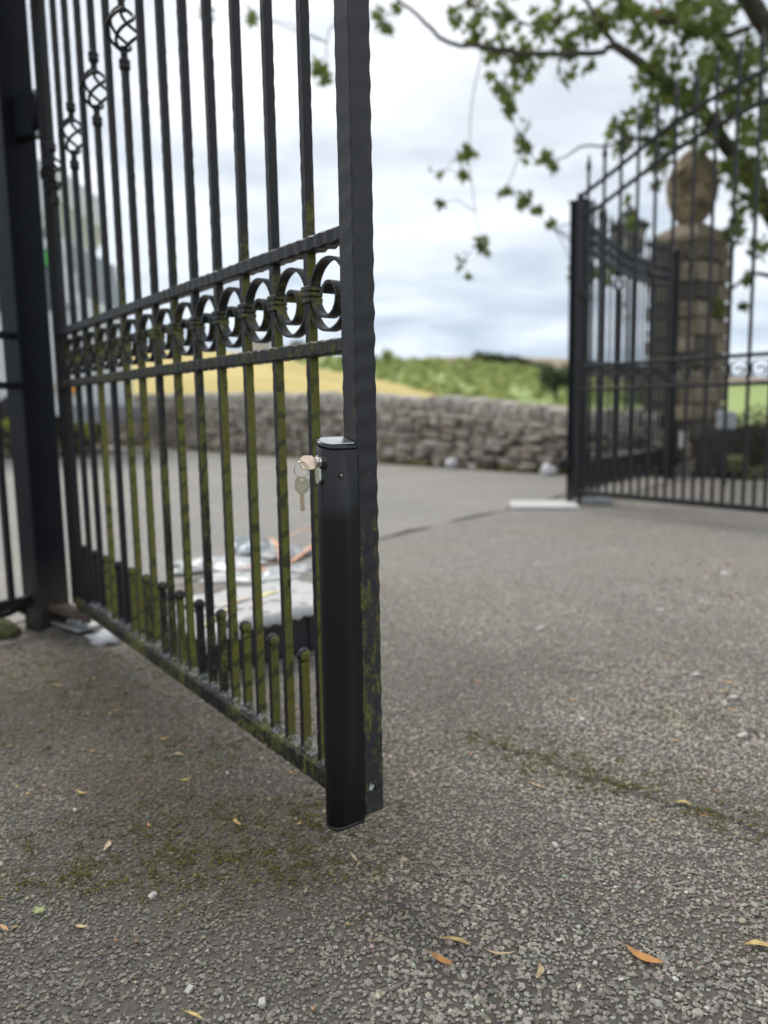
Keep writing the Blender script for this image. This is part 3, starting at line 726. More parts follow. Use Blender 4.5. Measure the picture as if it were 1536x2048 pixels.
def panel(loc, ang, length, label, zs, ztop, nb):
    r = thing('fence_panel', label, 'fence panel', loc, ang, 'black iron fence panels beside the gate'); Q = M['clean_paint']
    for a, b in zs+[(.085, .115)]:
        MB().bbox(0, length, -.012, .012, a, b, .002).build('rail', Q, r)
    for dz in (0, -.0725, -.145):
        mb = MB(); mb.tube([(length*i/20, 0, ztop+dz-.06*math.sin(PI*min(1, i/20*1.15))+.06*(1-i/20)) for i in range(21)], 0, 4, False, [(-.014, -.015), (.014, -.015), (.014, .015), (-.014, .015)]); mb.build('top_rail', Q, r)
    sp = length/nb
    ringm = None
    for k in range(nb):
        x = sp*(k+.5); f = x/length
        zt_ = ztop-.06*math.sin(PI*min(1, f*1.15))+.06*(1-f)
        mb = MB(); mb.box(x-.008, x+.008, -.008, .008, .112, zt_+.10); mb.loops([[(x+sx*s, sy*s, zt_+.10+dz) for sx, sy in ((1,-1),(1,1),(-1,1),(-1,-1))] for s, dz in ((.008, 0), (.013, .02), (.008, .05), (.001, .10))], False); mb.build('bar', Q, r)
        mb = MB(); x2 = x+sp/2
        if k < nb-1:
            mb.box(x2-.008, x2+.008, -.008, .008, .112, .255); mb.sphere((x2, 0, .262), .0125, 10, 6); mb.build('ball_bar', Q, r)
            f2 = x2/length; z2 = ztop-.0725-.06*math.sin(PI*min(1, f2*1.15))+.06*(1-f2)
            mb = MB(); [mb.tube([(x2+.040*math.cos(2*PI*i/18), 0, z2+dz_+.030*math.sin(2*PI*i/18)) for i in range(19)], 0, 4, False, [(-.010, -.0075), (.010, -.0075), (.010, .0075), (-.010, .0075)]) for dz_ in (-.034, .034)]; mb.build('ring', Q, r)
            link('scroll', scr_panel, r, (x2, 0, (zs[0][0]+zs[1][1])/2))
    MB().bbox(length, length+.06, -.03, .03, 0, ztop+.12, .003).build('end_post', Q, r)
    mb = MB(); mb.sphere((length+.03, 0, ztop+.15), .032, 12, 8); mb.build('finial', Q, r)
    return r
scr_panel = scroll_mesh(.037, M['clean_paint'], .01)
panel((1.268+gl.x*.055, 5.075+gl.y*.055, 0), math.atan2(gl.y, gl.x), 1.86, 'blurred black iron fence panel running back from the far hinge post to the stone pillar', [(.918, .938), (.832, .852)], 1.735, 18)
panel((-1.0165-gl.x*.05, 2.275-gl.y*.05, 0), math.atan2(-gl.y, -gl.x), 1.2, 'sliver of black iron fence panel at the left edge beside the near post', [(.852, .872), (.713, .733)], 1.9, 11)
# bracket arm at the left of the near post
ba = thing('post_brace', 'curved black brace rod low at the left side of the near post', 'brace', (-1.0165, 2.275, 0), math.atan2(-gl.y, -gl.x))
mb = MB(); mb.tube([(.05, -.045, .075), (.09, -.055, .060), (.14, -.06, .062), (.22, -.06, .078), (.35, -.055, .09)], .010, 8); mb.build('rod', M['hinge_post'], ba)
mb = MB(); mb.bbox(.046, .054, -.065, -.035, .05, .1, .002); mb.build('fixing_plate', M['hinge_post'], ba)
# small things at the far post
st = thing('gate_stop', 'small black gate stop bracket low on the left of the far post', 'bracket', (1.175, 5.02, .27), .2)
mb = MB(); mb.bbox(-.035, .04, -.02, .02, -.03, .03, .004); mb.bbox(-.05, -.034, -.03, .03, -.04, .012, .003); mb.build('stop_block', M['black'], st)
mb = MB(); mb.bbox(-.21, .21, -.17, .17, 0, .018, .006); tag(mb.build('paving_slab', M['slab'], None, (1.03, 4.97, .002), rot=(0, 0, -.12)), 'pale paving slab lying by the foot of the far gate', 'paving slab')
gp_ = thing('ground_plate', 'dull grey metal ground plate under the far gate hinge', 'ground plate', (1.37, 5.06, .002), -.25)
mb = MB(); mb.bbox(-.12, .12, -.07, .07, 0, .045, .005); mb.build('plate', M['galv'], gp_)
mb = MB(); mb.lathe([(.02, 0), (.02, .02), (.012, .03)], 8, (0, 0, .046)); mb.build('bolt', M['galv'], gp_)

# ------------------------------------------------------------------ dry stone wall
def stone_variants(nm, m, k, rd=.32, jt=.10):
    out = []
    for s in range(k):
        rg = np.random.RandomState(50+s); V = []; F = []
        mb = MB(); n = 3; ids = {}
        vs = []; fs = []
        def vid(i, j, l):
            if (i, j, l) not in ids:
                p = np.array([i, j, l])/n*2-1; q = p/np.linalg.norm(p)*1.25; p2 = p*(1-rd)+q*rd+rg.uniform(-jt, jt, 3); ids[i, j, l] = len(vs); vs.append(tuple(p2*.5))
            return ids[i, j, l]
        for a in range(3):
            for side in (0, n):
                for u in range(n):
                    for v in range(n):
                        q = []
                        for du, dv in ((0,0),(1,0),(1,1),(0,1)):
                            c = [0,0,0]; c[a] = side; c[(a+1) % 3] = u+du; c[(a+2) % 3] = v+dv; q.append(vid(*c))
                        fs.append(tuple(q) if side else tuple(q[::-1]))
        mb.add(vs, fs); out.append(mb.mesh(nm, m))
    return out
WP = [(2.62, 6.98), (1.80, 7.52), (.75, 8.72), (-.95, 10.75), (-3.3, 13.6), (-5.8, 16.5), (-12, 24)]
def wpt(s):
    for (x0, y0), (x1, y1) in zip(WP, WP[1:]):
        L = math.hypot(x1-x0, y1-y0)
        if s <= L or (x1, y1) == WP[-1]:
            f = s/L; d = Vector((x1-x0, y1-y0, 0))/L; return Vector((x0+(x1-x0)*f, y0+(y1-y0)*f, 0)), d
        s -= L
wall = thing('dry_stone_wall', 'long blurred dry stone wall of grey brown rubble with upright coping stones', 'wall', (0, 0, 0))
def wall_h(s): return float(np.interp(s, [0, 1, 2.6, 5, 8.5, 14, 30], [.42, .46, .60, .70, .78, .90, .95]))
WV = stone_variants('stone', M['rubble'], 10, .24, .13); CV = stone_variants('coping_stone', M['coping'], 5)
mb = MB(); ss = np.linspace(0, 30, 90); top = []
for s in ss:
    p, d = wpt(s); n = Vector((-d.y, d.x, 0)); h = wall_h(s)-.03
    if n.dot(p) > 0: n = -n
    top.append([p+n*.07-Vector((0, 0, .05)), p+n*.07+Vector((0, 0, h)), p-n*.28+Vector((0, 0, h)), p-n*.28-Vector((0, 0, .05))])
mb.loops(top, False); mb.build('hearting', M['core'], wall)
cnt = 0; far_v = []; far_f = []
def place(variants, nm, s, z, L, hh, dp, nout, tilt=0.0):
    global cnt
    p, d = wpt(s); n = Vector((-d.y, d.x, 0))
    if n.dot(p) > 0: n = -n
    a = math.atan2(d.y, d.x); me = rnd.choice(variants)
    return link(nm, me, wall, p+n*nout+Vector((0, 0, z)), (rnd.uniform(-.12, .12), tilt+rnd.uniform(-.10, .10), a+rnd.uniform(-.15, .15)), (L, dp, hh))
s_end = 8.9; rows = 8; n_st = 0; far_list = []
for r_ in range(rows):
    s = rnd.uniform(0, .1)
    while s < 22:
        near = s < s_end
        L = rnd.choice([.10, .12, .16, .20, .27])*rnd.uniform(.85, 1.15)*(1 if near else 1.6)
        H = wall_h(s); hh = H/rows*rnd.uniform(.85, 1.3); z = H*(r_+.5)/rows+rnd.uniform(-.012, .012)
        args = (s+L/2, z, L*.92, hh*.86, rnd.uniform(.16, .28), .055+rnd.uniform(-.035, .05))
        if near and n_st < 296: place(WV, 'stone', *args); n_st += 1
        else: far_list.append(args)
        s += L
def join_far(lst, variants, nm, m):
    mb = MB()
    for s, z, L, hh, dp, nout in lst:
        p, d = wpt(s); n = Vector((-d.y, d.x, 0))
        if n.dot(p) > 0: n = -n
        me = rnd.choice(variants); a = math.atan2(d.y, d.x); T = Matrix.Translation(p+n*nout+Vector((0, 0, z))) @ Matrix.Rotation(a, 4, 'Z') @ Matrix.Diagonal((L, dp, hh, 1))
        mb.add([T @ v.co for v in me.vertices], [tuple(q.vertices) for q in me.polygons])
    return mb.build(nm, m, wall, kind='stuff')
join_far(far_list, WV, 'far_rubble', M['rubble'])
s = 0; far_c = []
while s < 24:
    t_ = rnd.uniform(.07, .13)*(1 if s < 10 else 1.5); H = wall_h(s)
    if s < 10: place(CV, 'coping_stone', s+t_/2, H+.06, t_*.95, rnd.uniform(.14, .24), rnd.uniform(.28, .36), -.06, rnd.uniform(-.25, .05))
    else: far_c.append((s+t_/2, H+.07, t_*1.05, rnd.uniform(.16, .22), .34, -.06))
    s += t_*.97
join_far(far_c, CV, 'far_coping', M['coping'])
tag(lump('white_stone', M['white_stone'], (.735, 8.33, .04), .075, .06, .06, 15), 'blurred white stone at the wall foot nearest the lock box', 'stone')
tag(lump('white_stone', M['white_stone'], (1.55, 7.25, .04), .075, .05, .06, 16), 'blurred white stone at the wall foot just left of the far gate post', 'stone')

gc = []
for i in range(150):
    s = NR.uniform(.2, 12); p, d = wpt(s); n_ = Vector((-d.y, d.x, 0))
    if n_.dot(p) > 0: n_ = -n_
    gc.append((p.x+n_.x*.20, p.y+n_.y*.20, .015, NR.uniform(.02, .06)))
WALL_GRASS = gc
# ------------------------------------------------------------------ stone gate pillar
pil = thing('stone_pillar', 'square sandstone gate pillar with egg shaped stone finial, behind the far gate', 'pillar', (2.75, 7.12, 0), math.radians(34))
hs = .235; MB().box(-hs+.015, hs-.015, -hs+.015, hs-.015, 0, 2.05).build('core', M['mortar'], pil)
PV = stone_variants('stone', M['pillar'], 8, .10, .055)
z = 0.0; i = 0
while z < 2.0:
    h = rnd.uniform(.12, .19)
    a = hs*2*rnd.uniform(.58, .72); b = hs*2-a
    for q in range(4):
        th = q*PI/2; L, W = (a, b) if (i % 2 == 0) else (b, a)
        # pinwheel: the stone on side q runs from one corner
        c0 = Vector((-hs+L/2 if i % 2 == 0 else hs-L/2, -hs+.11, 0)); c0.rotate(Matrix.Rotation(th, 3, 'Z'))
        link('stone', rnd.choice(PV), pil, (c0.x, c0.y, z+h/2), (rnd.uniform(-.03, .03), rnd.uniform(-.03, .03), th+rnd.uniform(-.03, .03)), (L*.95, .275, h*.90))
        if L < hs*1.1:
            c1 = Vector((-hs+(2*hs-L)/2, -hs+.12, 0)); c1.rotate(Matrix.Rotation(th, 3, 'Z'))
            link('stone', rnd.choice(PV), pil, (c1.x, c1.y, z+h/2), (0, 0, th), ((2*hs-L)*.92, .26, h*.90))
    z += h; i += 1
mb = MB(); mb.loops([[(sx*s_, sy*s_, zz) for sx, sy in ((1,-1),(1,1),(-1,1),(-1,-1))] for s_, zz in ((.235, z), (.245, z+.02), (.245, z+.06), (.20, z+.12), (.12, z+.17), (.085, z+.20))], False); mb.build('cap_stone', M['pillar'], pil)
rg = np.random.RandomState(4); mb = MB(); rings = []
for i in range(19):
    f = i/18; r = max(.085 if f < .5 else .01, .215*math.sin(PI*min(1, f*.97+.03))**.62)
    rings.append([(r*(1+rg.uniform(-.05, .05)+.05*math.sin(3*j+5*f))*math.cos(2*PI*j/20), r*(1+rg.uniform(-.05, .05)+.05*math.sin(3*j+5*f))*math.sin(2*PI*j/20), z+.16+.68*f) for j in range(20)])
M['finial'] = simple('lichened_finial_stone', (.215, .165, .105), .95, 0, .55, 9, 1.0)
mb.loops(rings, False); mb.build('finial', M['finial'], pil)
np_ = thing('notice_plate', 'small pale notice plate low on the stone pillar', 'sign', (2.63, 6.815, .33), math.radians(-30))
mb = MB(); mb.bbox(-.035, .035, -.008, .008, -.07, .07, .002); mb.build('plate', M['plate'], np_)
# lantern on its own pole behind the panel
lp = thing('lantern_post', 'black lantern on a slim pole behind the far fence panel', 'lamp post', (2.30, 7.42, 0), .4)
mb = MB(); mb.tube([(0, 0, 0), (0, 0, .5), (0, 0, 1.93)], [.016, .014, .012], 10); mb.lathe([(.05, 0), (.05, .1), (.03, .14)], 12); mb.build('pole', M['lamp_metal'], lp)
lp.scale = (1.34, 1.34, 1); lz = 1.985
mb = MB(); mb.lathe([(.05, -.07), (.075, -.03), (.085, 0), (.075, .012)], 6, (0, 0, lz)); mb.build('lantern_base', M['lamp_metal'], lp)
for j in range(6):
    a0, a1 = 2*PI*j/6, 2*PI*(j+1)/6
    mb = MB(); mb.tube([(.075*math.cos(a0), .075*math.sin(a0), lz+.01), (.115*math.cos(a0), .115*math.sin(a0), lz+.26)], .007, 6); mb.build('lantern_bar', M['lamp_metal'], lp)
    mb = MB(); q = [(.073*math.cos(a0), .073*math.sin(a0), lz+.012), (.073*math.cos(a1), .073*math.sin(a1), lz+.012), (.113*math.cos(a1), .113*math.sin(a1), lz+.258), (.113*math.cos(a0), .113*math.sin(a0), lz+.258)]
    mb.add(q+[(x*.96, y*.96, zz) for x, y, zz in q], [(0,1,2,3), (7,6,5,4), (0,4,5,1), (1,5,6,2), (2,6,7,3), (3,7,4,0)]); mb.build('lantern_pane', M['lamp_glass'], lp)
mb = MB(); mb.lathe([(.12, .255), (.150, .262), (.150, .275), (.10, .325), (.055, .35), (.05, .38), (.06, .39), (.045, .42), (.02, .44), (.022, .46), (.004, .48)], 6, (0, 0, lz), False); mb.build('lantern_roof', M['lamp_metal'], lp)
# grey entry box on a short pole right of the pillar
ib = thing('entry_box', 'grey plastic entry box on a short black pole right of the stone pillar', 'entry box', (2.66, 6.05, 0), -.4)
mb = MB(); mb.tube([(0, 0, 0), (0, 0, .44)], .022, 10); mb.build('pole', M['hinge_post'], ib)
mb = MB(); mb.bbox(-.07, .07, -.05, .04, .44, .58, .012); mb.build('housing', M['box_grey'], ib)

# ------------------------------------------------------------------ foliage helpers
def maple_leaf(m, nm='leaf', s=1.0):
    mb = MB(); pts = []
    for a, r in ((-90, .10), (-60, .42), (-40, .34), (-22, .72), (5, .45), (28, .95), (55, .50), (72, .62), (90, 1.10), (108, .62), (125, .50), (152, .95), (175, .45), (202, .72), (220, .34), (240, .42)):
        t = math.radians(a); pts.append((r*.5*math.cos(t)*s, r*.5*math.sin(t)*s+.05*s, 0))
    pts = [(x, y, .16*abs(x)-.25*y*y) for x, y, _ in pts]
    mb.add([(0, .05*s, .03*s)]+pts, [(0, 1+i, 1+(i+1) % len(pts)) for i in range(len(pts))]); mb.add([(-.012*s, -.3*s, .02*s), (.012*s, -.3*s, .02*s), (.008*s, .0, .028*s), (-.008*s, .0, .028*s)], [(0,1,2,3)])
    return mb
def leaf_cloud(name, m, centres, n, size, parent=None, seed=0, spread=1.0, kind='stuff', smat=None):
    """n leaf-sized folded quads through the given (x, y, z, r) volumes"""
    r = np.random.RandomState(seed); Cc = np.array([c[:3] for c in centres]); R = np.array([c[3] for c in centres]); w = R**2/np.sum(R**2)
    i = r.choice(len(Cc), n, p=w); d = r.normal(0, 1, (n, 3)); d /= np.linalg.norm(d, axis=1)[:, None]; d *= (r.uniform(0, 1, (n, 1))**.45)
    P = Cc[i]+d*R[i][:, None]*spread
    a = r.normal(0, 1, (n, 3)); a /= np.linalg.norm(a, axis=1)[:, None]; b = np.cross(a, r.normal(0, 1, (n, 3))); b /= np.linalg.norm(b, axis=1)[:, None]
    s = (size*r.uniform(.6, 1.3, n))[:, None]
    V = np.stack([P-a*s*.5, P+b*s*.32, P+a*s*.5, P-b*s*.32], 1).reshape(-1, 3); F = np.arange(4*n).reshape(n, 4)
    o = link(name, npmesh(name, V, F, m), parent)
    if kind: o['kind'] = kind
    return o

leaf_cloud('wall_foot_grass', M['hedge_leaf'], WALL_GRASS[::2], 2500, .04, None, 51)
leaf_cloud('wall_foot_grass', M['grass_blade'], WALL_GRASS[1::2], 2500, .045, None, 52)
# ------------------------------------------------------------------ sycamore at the right
def at(px, py, Y):      # point of the world at distance Y that the photograph shows at (px, py)
    p, r, fl = 0.131905, -0.016860, 1552.9
    f = Vector((0, math.cos(p), -math.sin(p))); x = Vector((1, 0, 0)); u = x.cross(f)
    xr = x*math.cos(r)+u*math.sin(r); ur = u*math.cos(r)-x*math.sin(r)
    d = f+xr*((px-768)/fl)-ur*((py-1024)/fl); return Vector((0, 0, CAM_H))+d*(Y/d.y)
tree = thing('sycamore_tree', 'sycamore overhanging the far gate, with broad leaves on drooping twigs', 'tree', (4.25, 7.4, 0))
T0 = Vector((4.25, 7.4, 0))
def limb(nm, pts, r0, r1):
    P = [Vector(q)-T0 for q in pts]; Q = []
    for i in range(len(P)-1):
        for k in range(3):
            Q.append(P[i].lerp(P[i+1], k/3)+Vector((rnd.uniform(-1, 1), rnd.uniform(-1, 1), rnd.uniform(-1, 1)))*.012)
    Q.append(P[-1]); m_ = len(Q); mb = MB(); mb.tube(Q, [r0+(r1-r0)*i/(m_-1) for i in range(m_)], 8); mb.build(nm, M['bark'], tree); return [q+T0 for q in Q]
limb('trunk', [(4.25, 7.4, -.05), (4.22, 7.4, 1.0), (4.16, 7.35, 2.0), (4.2, 7.3, 3.2), (4.3, 7.2, 5.0), (4.4, 7.2, 6.6)], .21, .07)
br = []
br.append(limb('branch', [(4.17, 7.35, 1.9), at(1560, 455, 7.2), at(1490, 335, 7.0), at(1400, 215, 6.8), at(1330, 160, 6.7), at(1231, 92, 6.5)], .085, .034))
br.append(limb('branch', [at(1231, 92, 6.5), at(1207, 103, 6.5), at(1130, 110, 6.4), at(1040, 110, 6.3), at(965, 96, 6.2), at(896, 89, 6.2), at(848, 43, 6.1), at(805, 5, 6.1), at(770, -25, 6.1)], .026, .008))
br.append(limb('branch', [at(1231, 92, 6.5), at(1198, 48, 6.5), at(1175, 10, 6.5), at(1150, -40, 6.4)], .022, .012))
br.append(limb('branch', [(4.18, 7.3, 2.9), at(1560, 90, 7.1), at(1520, 35, 7.0), at(1480, -30, 6.9), at(1430, -120, 6.9)], .10, .06))
br.append(limb('branch', [at(1500, 60, 7.0), at(1440, 72, 6.9), at(1346, 48, 6.8), at(1279, 19, 6.8), at(1230, -20, 6.8)], .03, .012))
br.append(limb('branch', [at(1400, 215, 6.8), at(1340, 260, 6.7), at(1290, 278, 6.6), at(1222, 287, 6.6), at(1160, 295, 6.5), at(1116, 318, 6.5), at(1112, 350, 6.5)], .016, .004))
br.append(limb('branch', [(4.17, 7.35, 2.0), at(1570, 420, 7.3), at(1500, 370, 7.4), at(1440, 330, 7.3)], .07, .02))
br.append(limb('branch', [(4.17, 7.35, 1.6), at(1570, 560, 7.3), at(1500, 545, 7.3), at(1440, 600, 7.2), at(1400, 640, 7.2)], .03, .006))
br.append(limb('branch', [at(1170, 20, 6.5), at(1120, 40, 6.5), at(1060, 50, 6.4), at(990, 25, 6.3), at(930, 5, 6.3)], .014, .005))
br.append(limb('branch', [at(1040, 110, 6.3), at(1010, 160, 6.3), at(1015, 220, 6.3), at(1050, 290, 6.35), at(1070, 320, 6.4)], .007, .003))
br.append(limb('branch', [at(1050, 290, 6.35), at(1010, 380, 6.3), at(1075, 425, 6.3), at(1105, 455, 6.3)], .004, .002))
br.append(limb('branch', [at(770, -25, 6.1), at(700, 20, 6.0), at(655, 60, 6.0), at(650, 140, 6.0)], .006, .003))
br.append(limb('branch', [at(965, 96, 6.2), at(945, 200, 6.2), at(935, 310, 6.2), at(960, 480, 6.2), at(925, 525, 6.2), at(935, 555, 6.2)], .004, .0015))
allp = [p for b_ in br for p in b_]
CL = [(1000,30,40,16),(960,62,28,10),(1010,112,36,12),(940,18,16,5),(915,36,13,4),(942,66,12,3),(1080,62,40,14),(1060,125,30,9),(1030,150,26,8),(1120,40,36,12),(1165,72,30,10),(1130,105,20,6),(1230,20,36,13),(1270,55,36,13),
      (1005,190,14,4),(1012,215,12,4),(1025,228,10,3),(935,308,18,6),(930,345,9,2),(1052,245,10,2),(1040,278,10,3),(1048,302,15,5),(1088,318,14,4),(1112,332,10,3),(1012,385,11,3),(1050,400,14,5),(1070,425,10,3),(1105,450,8,2),(965,488,15,5),(920,520,10,3),(935,556,6,1),(880,352,6,1),(856,342,5,1),(882,404,5,1),
      (640,145,15,5),(765,45,18,6),(650,165,9,2),(505,35,6,1),(410,22,7,2),(790,25,10,3),
      (1320,120,40,16),(1400,60,46,20),(1450,120,48,22),(1500,180,44,20),(1380,200,34,12),(1460,240,40,16),(1490,330,44,18),(1510,410,44,18),(1465,460,26,9),(1425,430,18,5),(1525,490,24,8),(1390,15,44,18),(1330,30,30,12),(1300,150,28,9),(1250,262,26,8),(1290,225,24,8),(1240,300,16,4),(1340,270,26,9),(1410,265,26,9),(1330,190,24,7),(1530,260,34,14),(1530,90,20,7),(1440,20,30,11),(1480,140,30,10),(1420,160,34,13),
      (1150,552,16,4),(1185,545,18,6),(1215,548,18,6),(1240,540,14,4),(1500,560,10,3),(1440,612,10,3),(1480,610,9,2),(1255,405,10,3),(1262,445,8,2),(1310,372,9,2),(1200,40,26,8),(1130,150,18,5),(1180,130,10,2)]
CL += [(rnd.uniform(1285, 1565), rnd.uniform(40, 440), rnd.uniform(20, 34), rnd.randint(3, 6)) for _ in range(26)]
CL = [c for c in CL if not (1335 < c[0] < 1445 and 285 < c[1] < 440)]
LEAFM = [maple_leaf(M['crown'], s=.135).mesh('leaf', M['crown']) for _ in range(1)]
LEAFO = maple_leaf(M['crown_orange'], s=.10).mesh('leaf', M['crown_orange'])
spots = []; twigs = MB()
for ci, (cx, cy, r, n) in enumerate(CL):
    n = int(round(n*(2.2 if cx < 1220 or cy > 400 else 3.4))); Y = 6.2+(cx-900)/640*.75+rnd.uniform(-.25, .25); Y = max(5.9, Y); c = at(cx, cy, Y); R = r/1553*Y
    nb_ = min(allp, key=lambda q: (q-c).length)
    if (nb_-c).length < 1.4:
        mid = (nb_+c)/2+Vector((0, 0, .05)); twigs.tube([nb_-T0, mid-T0, c-T0], [.004, .0028, .0015], 5)
    for _ in range(n):
        d = Vector((rnd.gauss(0, 1), rnd.gauss(0, 1), rnd.gauss(0, 1))).normalized()*(rnd.random()**.5); p = c+Vector((d.x*R*1.15, d.y*R*1.6, d.z*R*1.15))
        spots.append((ci, p, n))
        if n > 2 and rnd.random() < .5: twigs.tube([c-T0, p-T0], [.0016, .0008], 4)
twigs.build('twigs', M['bark'], tree, kind='stuff')
rnd.shuffle(spots); rest_v = []; rest_f = []; base_l = LEAFM[0]; k_ = 0
for ci, p, n in spots:
    sc = rnd.uniform(.5, 1.3); rot = (rnd.uniform(.5, 2.0)*rnd.choice((-1, 1)), rnd.uniform(-.6, .6), rnd.uniform(0, 6.28))
    if k_ < 300:
        link('leaf', LEAFO if rnd.random() < .03 else base_l, tree, p-T0, rot, (sc, sc, sc)); k_ += 1
    else:
        from mathutils import Euler
        T = Matrix.Translation(p-T0) @ Euler(rot).to_matrix().to_4x4() @ Matrix.Scale(sc, 4); o_ = len(rest_v)
        rest_v += [T @ v.co for v in base_l.vertices]; rest_f += [tuple(i+o_ for i in q.vertices) for q in base_l.polygons]
mb = MB(); mb.add(rest_v, rest_f); mb.build('crown', M['crown'], tree, kind='stuff')
for px, py in ((1249, 612), (1240, 650), (1192, 600), (1254, 640)):
    link('leaf', LEAFO if py != 640 else base_l, tree, at(px, py, 6.35)-T0, (1.2, .3, px), (.8, .8, .8))
mb = MB(); mb.tube([at(1250, 560, 6.35)-T0, at(1248, 612, 6.35)-T0, at(1242, 655, 6.35)-T0], .002, 4); mb.tube([at(1195, 555, 6.35)-T0, at(1192, 605, 6.35)-T0], .002, 4); mb.tube([at(1400, 640, 7.2)-T0, at(1250, 545, 6.35)-T0, at(1150, 550, 6.35)-T0], .004, 4); mb.build('twigs', M['bark'], tree, kind='stuff')

# hedge and bank right of the pillar
hd = thing('hedge', 'dark mossy hedge on a low bank of stones right of the pillar', 'hedge', (3.5, 6.9, 0))
lump('bank', M['core'], (0, 0, .10), 1.0, .32, .36, 21, 20, 10, .15).parent = hd
leaf_cloud('foliage', M['hedge_leaf'], [(-.25+.24*i, rnd.uniform(-.34, -.05), dz_+.035*i+rnd.uniform(-.05, .05), rnd.uniform(.18, .26)) for i in range(8) for dz_ in (.20, .36)], 7500, .035, hd, 3)
HV = stone_variants('stone', M['mossstone'], 3)
for i in range(14): link('stone', rnd.choice(HV), hd, (-.55+.1*i+rnd.uniform(-.04, .04), -.34+rnd.uniform(-.05, .05), rnd.uniform(.03, .2)), (rnd.uniform(-.3, .3), 0, rnd.uniform(-.4, .4)), (.17, .14, .11))

# ------------------------------------------------------------------ hills and fields beyond the wall
def hill(name, m, prof, y0, y1, ypow, n=60, k=14, jit=0.0):
    """rising ground: prof = skyline as (bearing X/Y, height) at distance y1"""
    b = np.linspace(prof[0][0], prof[-1][0], n); hs_ = np.interp(b, [p[0] for p in prof], [p[1] for p in prof]); V = []; F = []
    for j in range(k+2):
        f = min(1, j/k); y = y0+(y1-y0)*f; e = f**ypow*(1 if j <= k else 1); z = hs_*e
        if j > k: y = y1*1.25; z = hs_*.6-1
        V += [(bb*y, y, zz-.2*(j == 0)+(NR.uniform(-jit, jit) if 0 < j < k else 0)) for bb, zz in zip(b, np.broadcast_to(z, b.shape))]
    for j in range(k+1): F += [(j*n+i, j*n+i+1, (j+1)*n+i+1, (j+1)*n+i) for i in range(n-1)]
    mb = MB(); mb.add(V, F, True); return mb.build(name, m, kind='structure')
def sky_prof(pts, Y): return [((px-768)/1553*1.0, at(px, py, Y).z) for px, py in pts]
hill('yellow_field', M['yellow_field'], sky_prof([(-1200, 690), (-300, 697), (300, 700), (450, 700), (570, 712), (641, 737), (756, 758), (912, 794), (1000, 815)], 90), 17, 90, 1.15)
GP = sky_prof([(-600, 740), (450, 735), (590, 716), (640, 711), (760, 718), (850, 721), (960, 726), (1060, 737), (1130, 750), (1300, 775), (1450, 772), (1560, 768), (2600, 760)], 190)
hill('green_slope', M['green_slope'], GP, 45, 190, 1.3)
hill('far_moor', M['moor'], sky_prof([(-1500, 730), (400, 730), (640, 726), (800, 719), (880, 714), (960, 712), (1080, 715), (1130, 717), (1250, 733), (1300, 742), (1450, 752), (1560, 757), (2800, 750)], 620), 210, 620, 1.2)
# scrub covering the green slope
def scrub():
    cs = []
    for i in range(1500):
        px = NR.uniform(560, 1150) if i < 1250 else NR.uniform(1150, 1420); f = .12+.88*NR.uniform(0, 1)**.9; b = (px-768)/1553
        z = np.interp(b, [q[0] for q in GP], [q[1] for q in GP])*f**1.3; Y = 45+145*f
        r = NR.uniform(.4, 1.3)*(.45+.6*f); cs.append((b*Y, Y, z+r*.25, r))
    leaf_cloud('scrub_woodland', M['scrub'], cs[::2], 38000, .45, None, 12, 1.0)
    leaf_cloud('scrub_woodland', M['scrub_mid'], cs[1::3], 14000, .45, None, 13, 1.0)
scrub()
def bush(label, nm, cat, px, py, Y, w, h, m, n, grp=None, sz=.5, seed=1):
    b = at(px, py, Y); r = thing(nm, label, cat, (b.x, b.y, b.z), 0, grp)
    mb = MB(); mb.tube([(0, 0, -1.0), (.05, 0, h*.4), (0, .05, h*.8)], [.12*w/2, .08*w/2, .02*w/2], 7); mb.build('trunk', M['bark'], r)
    rg = random.Random(seed); leaf_cloud('crown', m, [(rg.uniform(-.35, .35)*w, rg.uniform(-.3, .3)*w, h*rg.uniform(.25, .85), w*rg.uniform(.2, .33)) for _ in range(12)], n, sz, r, seed, 1.0, None)
bush('dark rounded tree on the slope just left of the far gate post', 'field_tree', 'tree', 1112, 790, 75, 3.6, 2.6, M['scrub_dark'], 1500, 'trees on the far fields', .35, 4)
bush('slim sapling standing above the hedgerow right of the near end post', 'field_tree', 'tree', 776, 730, 150, 2.2, 3.0, M['scrub'], 500, 'trees on the far fields', .4, 5)
bush('small dark tree on the skyline seen through the scrolls', 'field_tree', 'tree', 597, 716, 150, 3.0, 3.6, M['scrub_dark'], 600, 'trees on the far fields', .4, 6)
bush('dark bush behind the far fence panel, nearest the pillar', 'field_bush', 'bush', 1292, 815, 40, 1.8, 1.7, M['scrub_dark'], 700, 'trees on the far fields', .2, 7)
cs = []
for i in range(90):
    f = i/89; px = 955+f*145+NR.uniform(-4, 4); py = np.interp(px, [955, 1000, 1060, 1100], [717, 721, 732, 741])+NR.uniform(-3, 3); p = at(px, py, 330); cs.append((p.x, p.y, p.z, NR.uniform(.8, 3.4)))
leaf_cloud('dark_wood', M['scrub_dark'], cs, 5000, 1.3, None, 15)
